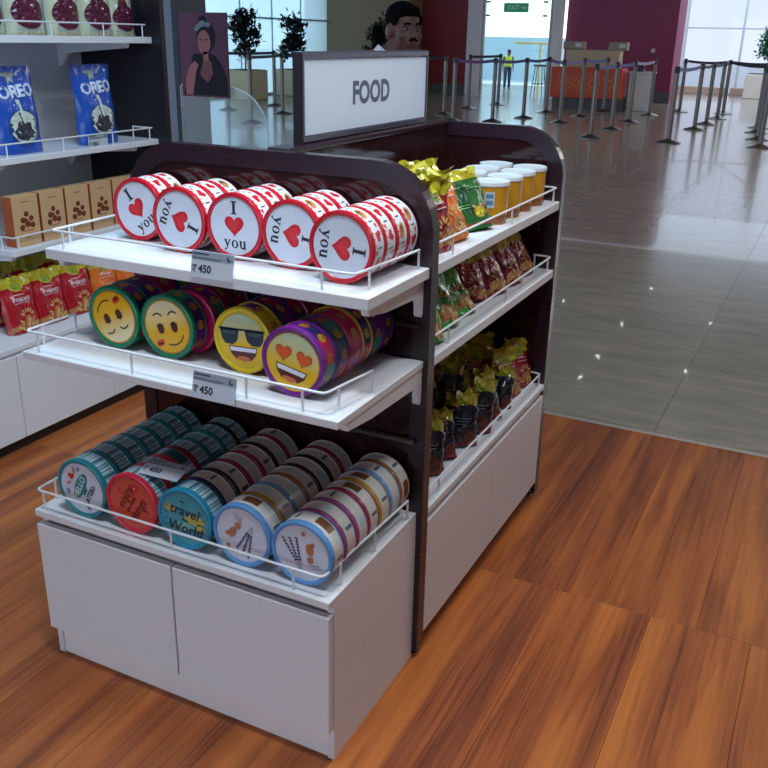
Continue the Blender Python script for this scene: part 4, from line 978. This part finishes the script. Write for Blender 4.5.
# fruit-print pouches on top
for k, y in enumerate((1.145, 1.345, 1.553, 1.745, 1.905)):
    pouch('cream', 'cream pouch with dark cherry print, %s from the left, top wall shelf' % ['first', 'second', 'third', 'fourth', 'fifth'][k], (-2.20, y, 1.630), PI / 2 - .08 * (k % 2), -0.04, 0, 'cream pouches on the top wall shelf', scale=0.98 if k < 4 else 0.88)
pouch('blue', 'blue cookie pouch with spoon print, left one on wall shelf', (-2.20, 1.245, 1.174), PI / 2 - .05, -0.05, 0.0, 'blue cookie pouches on the wall shelf', name='cookie_pouch', cat='cookie pouch', scale=1.0)
pouch('blue', 'blue cookie pouch with spoon print beside small price tag', (-2.19, 1.69, 1.174), PI / 2 - .06, -0.05, 0.0, 'blue cookie pouches on the wall shelf', name='cookie_pouch', cat='cookie pouch', scale=1.0)
t = price_tag('small grey price tag below the right blue cookie pouch', (-2.106, 1.60, 1.166), (0, 0, PI / 2), 0.118, 0.062)
# kraft boxes
KR = mat('kraft_face', S(206, 168, 122), 0.6, var=0.06); KO = mat('orange_box_side', S(176, 84, 40), 0.5, var=0.06); KT = mat('box_top', S(206, 180, 140), 0.6)
CHOC = P_(92, 44, 28); CHOL = P_(140, 66, 42)
for k in range(6):
    y0 = 1.112 + 0.1470 * k; wd, dp, hh = 0.134, 0.058, 0.208
    t = thing('chocolate_box', 'kraft chocolate box with orange side, %s from the left on wall shelf' % ['first', 'second', 'third', 'fourth', 'fifth', 'sixth'][k], 'box', (-2.165, y0 + wd / 2, 0.806), (0, 0, PI / 2 + (0.02 if k % 2 else -0.02)), 'kraft chocolate boxes')
    obj('carton', MB().bbox(-wd / 2, wd / 2, -dp / 2, dp / 2, 0, hh, 0.0012).add([], []), KR, t)
    mb = MB(); e = 0.0006; mb.add([(-wd / 2 - e, -dp / 2 + .001, .001), (-wd / 2 - e, dp / 2 - .001, .001), (-wd / 2 - e, dp / 2 - .001, hh - .001), (-wd / 2 - e, -dp / 2 + .001, hh - .001)], [(0, 3, 2, 1)])
    obj('side_panel', mb, KO, t, fix=False); mb = MB()
    mb.add([(wd / 2 + e, -dp / 2 + .001, .001), (wd / 2 + e, dp / 2 - .001, .001), (wd / 2 + e, dp / 2 - .001, hh - .001), (wd / 2 + e, -dp / 2 + .001, hh - .001)], [(0, 1, 2, 3)])
    obj('side_panel', mb, KO, t, fix=False)
    mb = MB(); f = lambda a, b: (a, -dp / 2 - 0.0005, b); g = lambda a, b: (a, -dp / 2 - 0.0009, b)
    for (a, b, r_, mi) in ((0, .132, .012, 0), (-.02, .108, .013, 0), (.024, .112, .012, 0), (.003, .090, .016, 1), (.028, .084, .013, 0), (-.026, .078, .013, 0), (-.004, .108, .008, 1)):
        mb.flat(circ(a, b, r_, r_ * .92, 14), f, mi); mb.flat(circ(a, b + .002, r_ * .5, r_ * .35, 10), g, 1 - mi)
    for (a, b, z) in ((-.022, .022, .180), (-.03, .03, .062), (-.014, .014, .034)): mb.flat(rect(a, b, z, z + .003), f, 1)
    obj('truffle_print', mb, [CHOC, CHOL], t, fix=False, kind='stuff')
# nut pouches on the low worktop
g5 = 'nut pouches on the wall cabinet top'
for k, (y, key) in enumerate(((1.100, 'red'), (1.262, 'red'), (1.430, 'red'), (1.605, 'orange'), (1.775, 'orange'))):
    pouch(key, '%s nut pouch with lime top, %s from the left on low wall cabinet' % (key, ['first', 'second', 'third', 'fourth', 'fifth'][k]), (-2.145, y, 0.448), PI / 2 - .06, -0.16 - .02 * (k % 2), 0.03 * (k % 2), g5, scale=1.0)
for k, y in enumerate((1.13, 1.31, 1.49, 1.67)):
    pouch('red', 'red nut pouch with lime top, %s in the shaded back row, low wall cabinet' % ['first', 'second', 'third', 'fourth'][k], (-2.30, y, 0.448), PI / 2, -0.08, 0.02, g5, scale=1.1)

# ================================================================== POSTER AND ACRYLIC STAND
PY = 3.0
st = thing('acrylic_stand', 'clear acrylic display stand with rounded corner beside the slate column', 'display stand', (-2.45, PY, 0))
so = (2.45, -PY, 0)
ap = [(-2.74, 0.02), (-2.14, 0.02), (-2.14, 1.12)] + [(-2.14 - 0.26 + 0.26 * math.cos(a), 1.12 + 0.24 * math.sin(a)) for a in [PI / 2 * i / 10 for i in range(1, 11)]] + [(-2.74, 1.36)]
obj('sheet', MB().prism(ap, PY - 0.006, PY + 0.006), ACRYL, st, so)
obj('edge_strip', MB().bbox(-2.752, -2.740, PY - 0.008, PY + 0.008, 0.02, 1.36, 0.002).bbox(-2.14, -2.132, PY - 0.008, PY + 0.008, 0.02, 1.12, 0.002), ACRYL, st, so)
obj('rim', MB().tube([(a, PY, b) for a, b in ap[2:]], 0.005, 6), mat('acrylic_edge', S(176, 196, 204), 0.2), st, so)
obj('base', MB().bbox(-2.76, -2.12, PY - 0.16, PY + 0.16, 0.0, 0.02, 0.004), mat('stand_base_white', S(180, 186, 192), 0.3), st, so)
po = thing('poster', 'dark printed poster of a woman with flowers in her hair', 'poster', (-2.55, PY - 0.02, 1.30))
obj('board', MB().bbox(-0.17, 0.17, -0.004, 0.004, 0, 0.46, 0.001), mat('poster_backing', S(66, 42, 58), 0.8, var=0.25, scale=5, spec=0.1), po)
mb = MB(); pf = lambda o_: (lambda a, b: (a, -0.0045 - o_, b))
bcol = [C(70, 50, 62, .8, spec=.1), C(20, 18, 28, .8, spec=.1), C(108, 70, 72, .8, spec=.1), C(84, 54, 58, .8, spec=.1), C(84, 96, 104, .8, spec=.1), C(16, 16, 24, .8, spec=.1)]
mb.flat([(-.16, .01), (.16, .01), (.16, .10), (.13, .17), (.08, .23), (.02, .25), (-.04, .23), (-.09, .17), (-.13, .08)], pf(.0003), 1)
mb.flat([(-.02, .20), (.05, .20), (.06, .13), (.02, .08), (-.03, .12)], pf(.0006), 3)
mb.flat(circ(0.02, 0.33, 0.066, 0.085, 26), pf(.0006), 1)
mb.flat(circ(0.005, 0.300, 0.046, 0.066, 26), pf(.0009), 2)
mb.flat([(-.005, .25), (.03, .25), (.035, .20), (-.005, .20)], pf(.0009), 2)
for (a, b, r_) in ((-.03, .385, .02), (0.0, .40, .024), (.035, .395, .02), (-.045, .37, .015)): mb.flat(circ(a, b, r_, r_ * .7, 10), pf(.0012), 4)
mb.flat(circ(0.0, 0.425, 0.026, 0.018, 14), pf(.0010), 5)
mb.flat(circ(-0.05, 0.195, 0.04, 0.045, 18), pf(.0014), 5)
mb.flat([(-.14, .01), (-.09, .01), (-.06, .14), (-.04, .18), (-.07, .20), (-.11, .16), (-.135, .10)], pf(.0018), 2)
for (a, b) in ((-.018, .315), (.024, .315)): mb.flat(circ(a, b, .009, .004, 10), pf(.0012), 5)
mb.flat(circ(0.002, .268, .012, .004, 10), pf(.0012), 3)
obj('portrait_print', mb, bcol, po, fix=False)

# ================================================================== PEOPLE
def blob(name, shapes, voxel, smooth_it, mats):
    bm = bmesh.new()
    for sh in shapes:
        if sh[0] == 'e':        # ellipsoid: centre, radii, (rz, rx)
            _, c, r_, rz = sh
            mt = Matrix.Translation(c) @ Matrix.Rotation(rz, 4, 'Z') @ Matrix.Diagonal((r_[0], r_[1], r_[2], 1))
            bmesh.ops.create_icosphere(bm, subdivisions=3, radius=1, matrix=mt)
        else:                   # tapered capsule
            _, a, r0, b, r1 = sh; a, b = Vector(a), Vector(b); d = b - a
            bmesh.ops.create_icosphere(bm, subdivisions=2, radius=r0, matrix=Matrix.Translation(a)); bmesh.ops.create_icosphere(bm, subdivisions=2, radius=r1, matrix=Matrix.Translation(b))
            bmesh.ops.create_cone(bm, cap_ends=True, segments=18, radius1=r0, radius2=r1, depth=d.length, matrix=Matrix.Translation((a + b) / 2) @ d.to_track_quat('Z', 'Y').to_matrix().to_4x4())
    me = bpy.data.meshes.new(name + '_raw'); bm.to_mesh(me); bm.free()
    o = bpy.data.objects.new(name + '_raw', me); COL.objects.link(o)
    r_ = o.modifiers.new('r', 'REMESH'); r_.mode = 'VOXEL'; r_.voxel_size = voxel; r_.use_smooth_shade = True
    s_ = o.modifiers.new('s', 'SMOOTH'); s_.iterations = smooth_it; s_.factor = 0.5
    dg = bpy.context.evaluated_depsgraph_get(); dg.update()
    out = bpy.data.meshes.new_from_object(o.evaluated_get(dg)); out.name = name
    bpy.data.objects.remove(o); bpy.data.meshes.remove(me)
    out.polygons.foreach_set('use_smooth', [True] * len(out.polygons))
    out.materials.clear()
    for q in mats: out.materials.append(q)
    return out
def person(label, loc, rz, h, skin, hairc, shirtc, trouserc, extra=None, voxel=0.008, head_turn=0.0):
    # local: faces -y, 1.80 m tall, scaled to h
    t = thing('person', label, 'person', loc, (0, 0, rz)); k = h / 1.80; t.scale = (k, k, k)
    sh = []
    # legs
    for s_ in (-1, 1):
        sh += [('c', (s_ * .10, 0, .92), .085, (s_ * .105, -.01, .50), .056), ('c', (s_ * .105, -.01, .50), .055, (s_ * .11, .01, .09), .038), ('c', (s_ * .11, .02, .05), .042, (s_ * .125, -.15, .035), .032)]
    sh += [('e', (0, 0, .98), (.165, .105, .12), 0), ('e', (0, .0, 1.14), (.145, .095, .16), 0), ('e', (0, 0, 1.32), (.175, .108, .16), 0), ('c', (-.15, .005, 1.43), .06, (.15, .005, 1.43), .06)]
    # neck, head, face
    sh += [('c', (0, .02, 1.45), .066, (0, -.085, 1.57), .054)]
    ht = head_turn; hc = Vector((0, -.105, 1.635))
    def hd(x, y, z): p = Matrix.Rotation(ht, 3, 'Z') @ Vector((x, y, z)); return tuple(hc + p)
    sh += [('e', hd(0, .012, .025), (.074, .095, .10), ht), ('e', hd(0, -.022, -.035), (.062, .068, .078), ht), ('e', hd(0, -.052, -.092), (.034, .030, .026), ht),
           ('c', hd(0, -.092, .012), .009, hd(0, -.106, -.026), .014), ('e', hd(-.012, -.095, -.030), (.010, .010, .008), ht), ('e', hd(.012, -.095, -.030), (.010, .010, .008), ht),
           ('c', hd(-.022, -.084, -.062), .009, hd(.022, -.084, -.062), .009), ('c', hd(-.02, -.083, -.051), .008, hd(.02, -.083, -.051), .008),
           ('c', hd(-.045, -.070, .022), .012, hd(.045, -.070, .022), .012), ('e', hd(-.045, -.055, -.025), (.022, .022, .024), ht), ('e', hd(.045, -.055, -.025), (.022, .022, .024), ht),
           ('e', hd(-.080, .018, -.008), (.014, .026, .037), ht), ('e', hd(.080, .018, -.008), (.014, .026, .037), ht)]
    # arms, hands
    for s_ in (-1, 1):
        sh += [('c', (s_ * .19, .005, 1.42), .055, (s_ * .245, .02, 1.14), .042), ('c', (s_ * .245, .02, 1.14), .041, (s_ * .255, -.06, .90), .028), ('e', (s_ * .256, -.075, .845), (.020, .040, .048), 0)]
        for q in range(4): sh.append(('c', (s_ * .256, -.105 + .021 * q, .815), .0095, (s_ * .252, -.112 + .022 * q, .735 + .006 * abs(q - 1.5)), .0080))
        sh.append(('c', (s_ * .250, -.108, .855), .011, (s_ * .240, -.140, .800), .0085))
    body = obj('body', blob('person_body', sh, voxel, 3, [skin]), None, t)
    hair = [('e', hd(0, .026, .062), (.083, .096, .074), ht), ('e', hd(0, -.036, .084), (.064, .050, .034), ht), ('e', hd(0, .066, .002), (.062, .048, .064), ht),
            ('e', hd(-.070, -.020, .046), (.013, .028, .030), ht), ('e', hd(.070, -.020, .046), (.013, .028, .030), ht)]
    obj('hair', blob('person_hair', hair, 0.008, 2, [hairc]), None, t)
    for s_ in (-1, 1): obj('eyebrow', MB().tube([hd(s_ * .050, -.080, .026), hd(s_ * .032, -.088, .032), hd(s_ * .014, -.089, .028)], .0038, 6), hairc, t, smooth=True)
    obj('moustache', MB().tube([hd(-.024, -.090, -.048), hd(-.010, -.098, -.042), hd(.010, -.098, -.042), hd(.024, -.090, -.048)], .0042, 6), hairc, t, smooth=True)
    for s_ in (-1, 1):
        e = MB().lathe([(0.0005, -0.0095)] + [(0.0095 * math.sin(a), -0.0095 * math.cos(a)) for a in [PI * i / 8 for i in range(1, 8)]] + [(0.0005, 0.0095)], 14)
        eo = obj('eye', e, P_(84, 74, 70), t, hd(s_ * .033, -.0725, .004), smooth=True)
        obj('iris', MB().lathe([(0.0005, -0.0099), (0.0058, -0.0082), (0.0060, -0.0076)], 12, 'y'), P_(30, 18, 14), eo, (0, 0, 0), (0, 0, ht))
    shirt = [('e', (0, 0, 1.02), (.178, .118, .13), 0), ('e', (0, .0, 1.14), (.160, .108, .17), 0), ('e', (0, 0, 1.32), (.186, .120, .165), 0), ('c', (-.152, .005, 1.43), .070, (.152, .005, 1.43), .070)]
    for s_ in (-1, 1): shirt.append(('c', (s_ * .192, .005, 1.42), .065, (s_ * .238, .018, 1.18), .056))
    obj('shirt', blob('person_shirt', shirt, 0.012, 3, [shirtc]), None, t)
    obj('collar', MB().lathe([(.080, -.01), (.074, .055), (.067, .058), (.070, -.01)], 24), C(206, 206, 220, 0.6), t, (0, -0.004, 1.480), (0.6, 0, 0), smooth=True)
    tr = [('e', (0, 0, .97), (.176, .116, .10), 0)]
    for s_ in (-1, 1): tr += [('c', (s_ * .10, 0, .92), .098, (s_ * .105, -.01, .50), .074), ('c', (s_ * .105, -.01, .50), .074, (s_ * .11, .008, .11), .060)]
    obj('trousers', blob('person_trousers', tr, 0.012, 3, [trouserc]), None, t)
    for s_ in (-1, 1):
        sm = blob('person_shoe', [('c', (s_ * .11, .03, .052), .050, (s_ * .126, -.165, .040), .038)], 0.010, 2, [C(28, 26, 28, 0.4)])
        obj('shoe', sm, None, t)
    if extra:
        vest = [('e', (0, 0, 1.06), (.186, .126, .13), 0), ('e', (0, .0, 1.16), (.170, .116, .17), 0), ('e', (0, 0, 1.32), (.196, .130, .168), 0), ('c', (-.15, .005, 1.44), .072, (.15, .005, 1.44), .072), ('e', (0, .045, 1.46), (.13, .075, .085), 0)]
        obj('vest', blob('person_vest', vest, 0.012, 3, [extra]), None, t)
    return t
SKIN = mat('skin_brown', S(82, 54, 46), 0.6, var=0.06); HAIR = mat('hair_black', S(8, 8, 11), 0.9, spec=0.04)
person('man with short dark hair and moustache standing behind the FOOD sign', (-1.345, 2.88, 0), math.radians(112), 1.855, SKIN, HAIR, C(196, 198, 214, 0.7), C(40, 42, 56, 0.7), C(206, 58, 40, 0.7), head_turn=math.radians(-58))
person('distant person in a yellow vest outside the glass doorway', (-10.13, 30.2, -0.03), math.radians(35), 1.34, mat('skin_dark', S(88, 58, 46), 0.5), HAIR, C(60, 66, 84, 0.7), C(40, 52, 76, 0.7), mat('hi_vis', S(206, 226, 50), 0.5, var=0.04), voxel=0.012)

# ================================================================== QUEUE POSTS
BLT_B = C(58, 66, 128, 0.6); BLT_P = C(112, 78, 150, 0.6); BLT_D = C(36, 38, 66, 0.6)
HP = 1.24
postm = {}
def post_meshes():
    if postm: return
    a = MB().lathe([(0.0005, 0), (0.215, 0), (0.215, 0.012), (0.16, 0.035), (0.06, 0.062), (0.05, 0.07)], 28).mesh('post_base', True); a.materials.append(STEEL)
    b = MB().lathe([(0.042, 0.06), (0.042, HP - 0.08)], 18).mesh('post_pole', True); b.materials.append(STEEL)
    c = MB().lathe([(0.042, HP - 0.08), (0.047, HP - 0.075), (0.047, HP + 0.015), (0.040, HP + 0.03), (0.0005, HP + 0.032)], 18).mesh('post_head', True); c.materials.append(DARKM)
    postm.update(base=a, pole=b, head=c)
def post(label, x, y, to=None, bm_=None, group='queue posts in the hall', sag=0.03):
    post_meshes()
    t = thing('queue_post', label, 'queue post', (x, y, 0), group=group)
    obj('base', postm['base'], None, t); obj('pole', postm['pole'], None, t); obj('head', postm['head'], None, t)
    if to:
        d = Vector((to[0] - x, to[1] - y, 0)); n = 10; L_ = d.length; dr_ = d / L_; nrm = Vector((-dr_.y, dr_.x, 0)) * 0.003
        vs = []
        for q in range(n + 1):
            s_ = 0.05 / L_ + (1 - 0.1 / L_) * q / n; z = HP - 0.025 - sag * math.sin(PI * q / n); p = d * s_
            for (o_, dz) in ((nrm, -.03), (nrm, .03), (-nrm, .03), (-nrm, -.03)): vs.append((p.x + o_.x, p.y + o_.y, z + dz))
        fs = []
        for q in range(n):
            for e_ in range(4): fs.append((4 * q + e_, 4 * q + (e_ + 1) % 4, 4 * q + 4 + (e_ + 1) % 4, 4 * q + 4 + e_))
        fs += [(0, 3, 2, 1), (4 * n, 4 * n + 1, 4 * n + 2, 4 * n + 3)]
        obj('belt', MB().add(vs, fs), bm_ or BLT_B, t)
    return t
O5 = ['nearest', 'second', 'third', 'fourth', 'farthest']
L1 = [(-1.90, 15.22), (-1.90, 18.12), (-1.88, 19.62), (-1.88, 21.39), (-1.97, 23.15)]
for k, p in enumerate(L1): post('steel queue post, %s of the line in front of the bright window' % O5[k], *p, L1[k + 1] if k < 4 else (-0.81, 23.3), BLT_B if k == 0 else BLT_D)
post('steel queue post standing alone at the red wall corner', -3.01, 23.03, L1[4], BLT_D)
L2 = [(-0.41, 15.41), (-0.58, 16.83), (-0.74, 18.29), (-0.81, 19.52)]
for k, p in enumerate(L2): post('dark queue post, %s of the cluster at the right picture edge' % O5[k], *p, L2[k + 1] if k < 3 else L1[4], BLT_D)
L3 = [(-3.27, 15.19), (-3.34, 17.07), (-3.40, 19.0), (-3.42, 21.28)]
for k, p in enumerate(L3): post('steel queue post, %s of the line before the right red wall' % O5[k], *p, L3[k + 1] if k < 3 else None, [BLT_B, BLT_B, C(150, 140, 176, 0.6), None][k])
L4 = [(-4.59, 17.75), (-4.68, 19.70), (-4.61, 21.62)]
for k, p in enumerate(L4): post('steel queue post, %s of three in front of the orange counter' % ['nearest', 'middle', 'farthest'][k], *p, L4[k + 1] if k < 2 else None, BLT_P if k == 0 else BLT_B)
L5 = [(-6.53, 16.55), (-5.86, 17.10), (-5.61, 18.41), (-5.67, 20.30)]
for k, p in enumerate(L5): post('steel queue post, %s of the purple-belted line before the doorway' % O5[k], *p, L5[k + 1] if k < 3 else L4[0], [BLT_P, BLT_B, BLT_B, BLT_P][k])
L6 = [(-7.38, 18.07), (-7.62, 20.17), (-7.52, 22.05)]
post('steel queue post with belt running left behind the sign', *L6[0], (-10.30, 15.89), BLT_D)
post('black-belted queue post in front of the left red wall', *L6[1], L6[2], BLT_D, sag=0.005); post('black-belted queue post in front of the glass doorway', *L6[2])
L7 = [(-11.83, 15.99), (-9.63, 13.70), (-11.70, 17.73), (-10.30, 15.89)]
post('queue post between the two potted trees, farther of the belted pair', *L7[2], L7[3], BLT_D, sag=0.01); post('queue post just left of the FOOD sign', *L7[3])
post('queue post in front of the left planter behind the acrylic stand', *L7[1], L7[3], BLT_D, sag=0.01); post('queue post half hidden behind the poster', *L7[0], L7[2], BLT_D, sag=0.01)

# ================================================================== PLANTERS WITH TREES
def tree(label, x, y, base_h, top, spread_, seed, leafm, planterm, leafsize=0.15, n=950, pw=0.42):
    rnd = random.Random(seed); t = thing('potted_tree', label, 'potted tree', (x, y, 0), group='potted trees in the hall')
    obj('planter', MB().bbox(-pw, pw, -pw, pw, 0, base_h, 0.02).add([], []), planterm, t)
    obj('soil', MB().box(-pw + .04, pw - .04, -pw + .04, pw - .04, base_h, base_h + .01), C(50, 38, 30, 0.9), t)
    mb = MB(); mb.tube([(0, 0, base_h), (0.03, 0.02, base_h + (top - base_h) * .4), (0, 0, top - .1)], 0.022, 8)
    for q in range(6):
        a = rnd.random() * 6.28; z = base_h + (top - base_h) * (.35 + .1 * q); mb.tube([(0, 0, z), (spread_ * .6 * math.cos(a), spread_ * .6 * math.sin(a), z + .15)], 0.009, 6)
    obj('trunk', mb, C(60, 46, 38, 0.8), t, smooth=True)
    mb = MB(); cl = [(rnd.gauss(0, spread_ * .30), rnd.gauss(0, spread_ * .30), base_h + (top - base_h) * (.28 + .68 * rnd.random())) for _ in range(22)]
    for _ in range(n):
        c = rnd.choice(cl); p = Vector((c[0] + rnd.gauss(0, .09), c[1] + rnd.gauss(0, .09), c[2] + rnd.gauss(0, .10)))
        q = Matrix.Rotation(rnd.random() * 6.28, 3, 'Z') @ Matrix.Rotation(rnd.gauss(0.5, .6), 3, 'X'); s_ = leafsize * (.7 + .6 * rnd.random())
        vs = [p + q @ Vector(v) for v in ((0, 0, 0), (-.3 * s_, .45 * s_, .04 * s_), (0, s_, -.1 * s_), (.3 * s_, .45 * s_, .04 * s_), (0, .5 * s_, -.05 * s_))]
        mb.add([v[:] for v in vs], [(0, 4, 1), (1, 4, 2), (0, 3, 4), (3, 2, 4)])
    obj('foliage', mb, leafm, t, kind='stuff', fix=False)
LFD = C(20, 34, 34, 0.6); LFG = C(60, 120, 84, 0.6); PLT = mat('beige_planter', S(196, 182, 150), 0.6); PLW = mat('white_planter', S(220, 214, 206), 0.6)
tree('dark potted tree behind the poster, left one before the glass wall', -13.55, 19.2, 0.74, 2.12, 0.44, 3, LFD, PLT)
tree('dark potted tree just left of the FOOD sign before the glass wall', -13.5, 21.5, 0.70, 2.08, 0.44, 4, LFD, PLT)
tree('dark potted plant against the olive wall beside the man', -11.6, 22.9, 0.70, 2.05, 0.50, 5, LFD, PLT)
tree('green potted tree in a white planter by the bright window', -1.70, 31.2, 0.74, 2.05, 0.55, 6, LFG, PLW, pw=0.62)

# ================================================================== CHECK COUNTER AND STOOL
ct = thing('service_counter', 'orange service counter with pale lace pattern and beige top', 'counter', (-5.3, 22.5, 0))
co = (5.3, -22.5, 0)
obj('base', MB().box(-6.12, -4.32, 22.28, 22.85, 0, 0.27), C(78, 76, 80, 0.5), ct, co)
op = obj('front_panel', MB().bbox(-6.18, -4.38, 22.2, 22.9, 0.27, 1.0, 0.01), mat('orange_panel', S(204, 70, 34), 0.5), ct, co)
mb = MB(); f = lambda a, b: (a, 22.196, b)
for (cx_, cz_) in ((-5.85, .63), (-5.5, .63), (-5.1, .63), (-4.65, .63)):
    for r_ in (.09, .17, .25):
        for q in range(14):
            a = 6.283 * q / 14 + r_ * 7; px_, pz_ = cx_ + r_ * math.cos(a) * .8, cz_ + r_ * math.sin(a)
            if -6.15 < px_ < -4.42 and .31 < pz_ < .96: mb.flat(circ(px_, pz_, .022, n=6), f)
obj('lace_pattern', mb, C(224, 140, 90, 0.6), op, fix=False)
obj('upper_panel', MB().bbox(-5.92, -4.55, 22.5, 22.9, 1.0, 1.42, 0.01), mat('beige_panel', S(190, 168, 140), 0.5), ct, co)
for (a, b, lab) in ((-6.02, -5.50, 'left'), (-4.86, -4.40, 'right')):
    t = thing('ticket_printer', 'grey box printer on the %s of the counter top' % lab, 'printer', ((a + b) / 2, 22.7, 1.42), group='printers on the counter')
    w2 = (b - a) / 2
    obj('case', MB().bbox(-w2, w2, -.16, .16, 0, .2, .02), C(150, 138, 124, 0.5), t); obj('paper_slot', MB().bbox(w2 * .2, w2 * .85, -.175, -.16, .06, .16, .004), C(206, 206, 210, 0.5), t)
kb = thing('check_desk', 'white side desk with dark handset at the right of the orange counter', 'desk', (-3.98, 22.75, 0))
obj('desk_body', MB().bbox(-.28, .28, -.2, .25, 0, .9, .01), C(206, 204, 206, 0.5), kb); obj('desk_top', MB().bbox(-.3, .3, -.23, .28, .9, .94, .008), C(220, 220, 222, 0.5), kb)
hs = thing('desk_phone', 'dark handset on the white side desk', 'phone', (-4.05, 22.7, .94)); obj('phone_base', MB().bbox(-.12, .12, -.1, .1, 0, .06, .01), C(40, 60, 84, 0.5), hs); obj('handset', MB().tube([(-.1, 0, .07), (-.08, 0, .14), (.08, 0, .14), (.1, 0, .07)], .03, 8), C(28, 34, 46, 0.5), hs, smooth=True)
sl = thing('bar_stool', 'tall dark stool seen through the glass doorway', 'stool', (-7.95, 26.9, 0))
obj('seat', MB().lathe([(.0005, .86), (.2, .86), (.21, .88), (.2, .92), (.0005, .93)], 20), C(34, 44, 58, 0.5), sl, smooth=True)
for q in range(4):
    a = PI / 4 + PI / 2 * q; obj('leg', MB().tube([(.15 * math.cos(a), .15 * math.sin(a), .86), (.26 * math.cos(a), .26 * math.sin(a), 0)], .014, 6), C(60, 70, 84, 0.4), sl)
obj('footrest', MB().tube([(.21 * math.cos(6.283 * q / 16), .21 * math.sin(6.283 * q / 16), .35) for q in range(17)], .010, 6), C(60, 70, 84, 0.4), sl)
# exit sign in front of the doorway
ex = thing('exit_sign', 'green EXIT sign with arrow hanging over the glass doorway', 'sign', (-8.33, 25.40, 2.36))
obj('sign_box', MB().bbox(-.37, .37, -.03, .03, 0, .25, .006), mat('exit_green', S(24, 122, 84), 0.4, emit=0.45), ex)
mb = MB(); f = lambda a, b: (a, -.0335, b); add_text(mb, 'EXIT', .17, f, (-.06, .125), bold=.004)
obj('lettering', mb, C(220, 236, 226, 0.5), ex, fix=False)
obj('arrow', MB().flat([(.15, .11), (.24, .11), (.24, .06), (.33, .125), (.24, .19), (.24, .14), (.15, .14)], f), C(220, 236, 226, 0.5), ex, fix=False)
for hx in (-.25, .25): obj('hanger', MB().tube([(hx, 0, .245), (hx, 0, 1.84)], .006, 6), DARKM, ex)
for (nm, px_, pz_, py_) in (('right', -4.45, 1.35, 26.15),):
    t = thing('wall_switch', 'small grey wall plate on the right red wall', 'switch', (px_, py_, pz_)); obj('plate', MB().bbox(-.06, .06, 0.02, .05, 0, .12, .004), C(170, 160, 170, 0.5), t); obj('button', MB().bbox(-.03, .03, 0.012, .022, .03, .09, .003), C(206, 206, 210, 0.5), t)
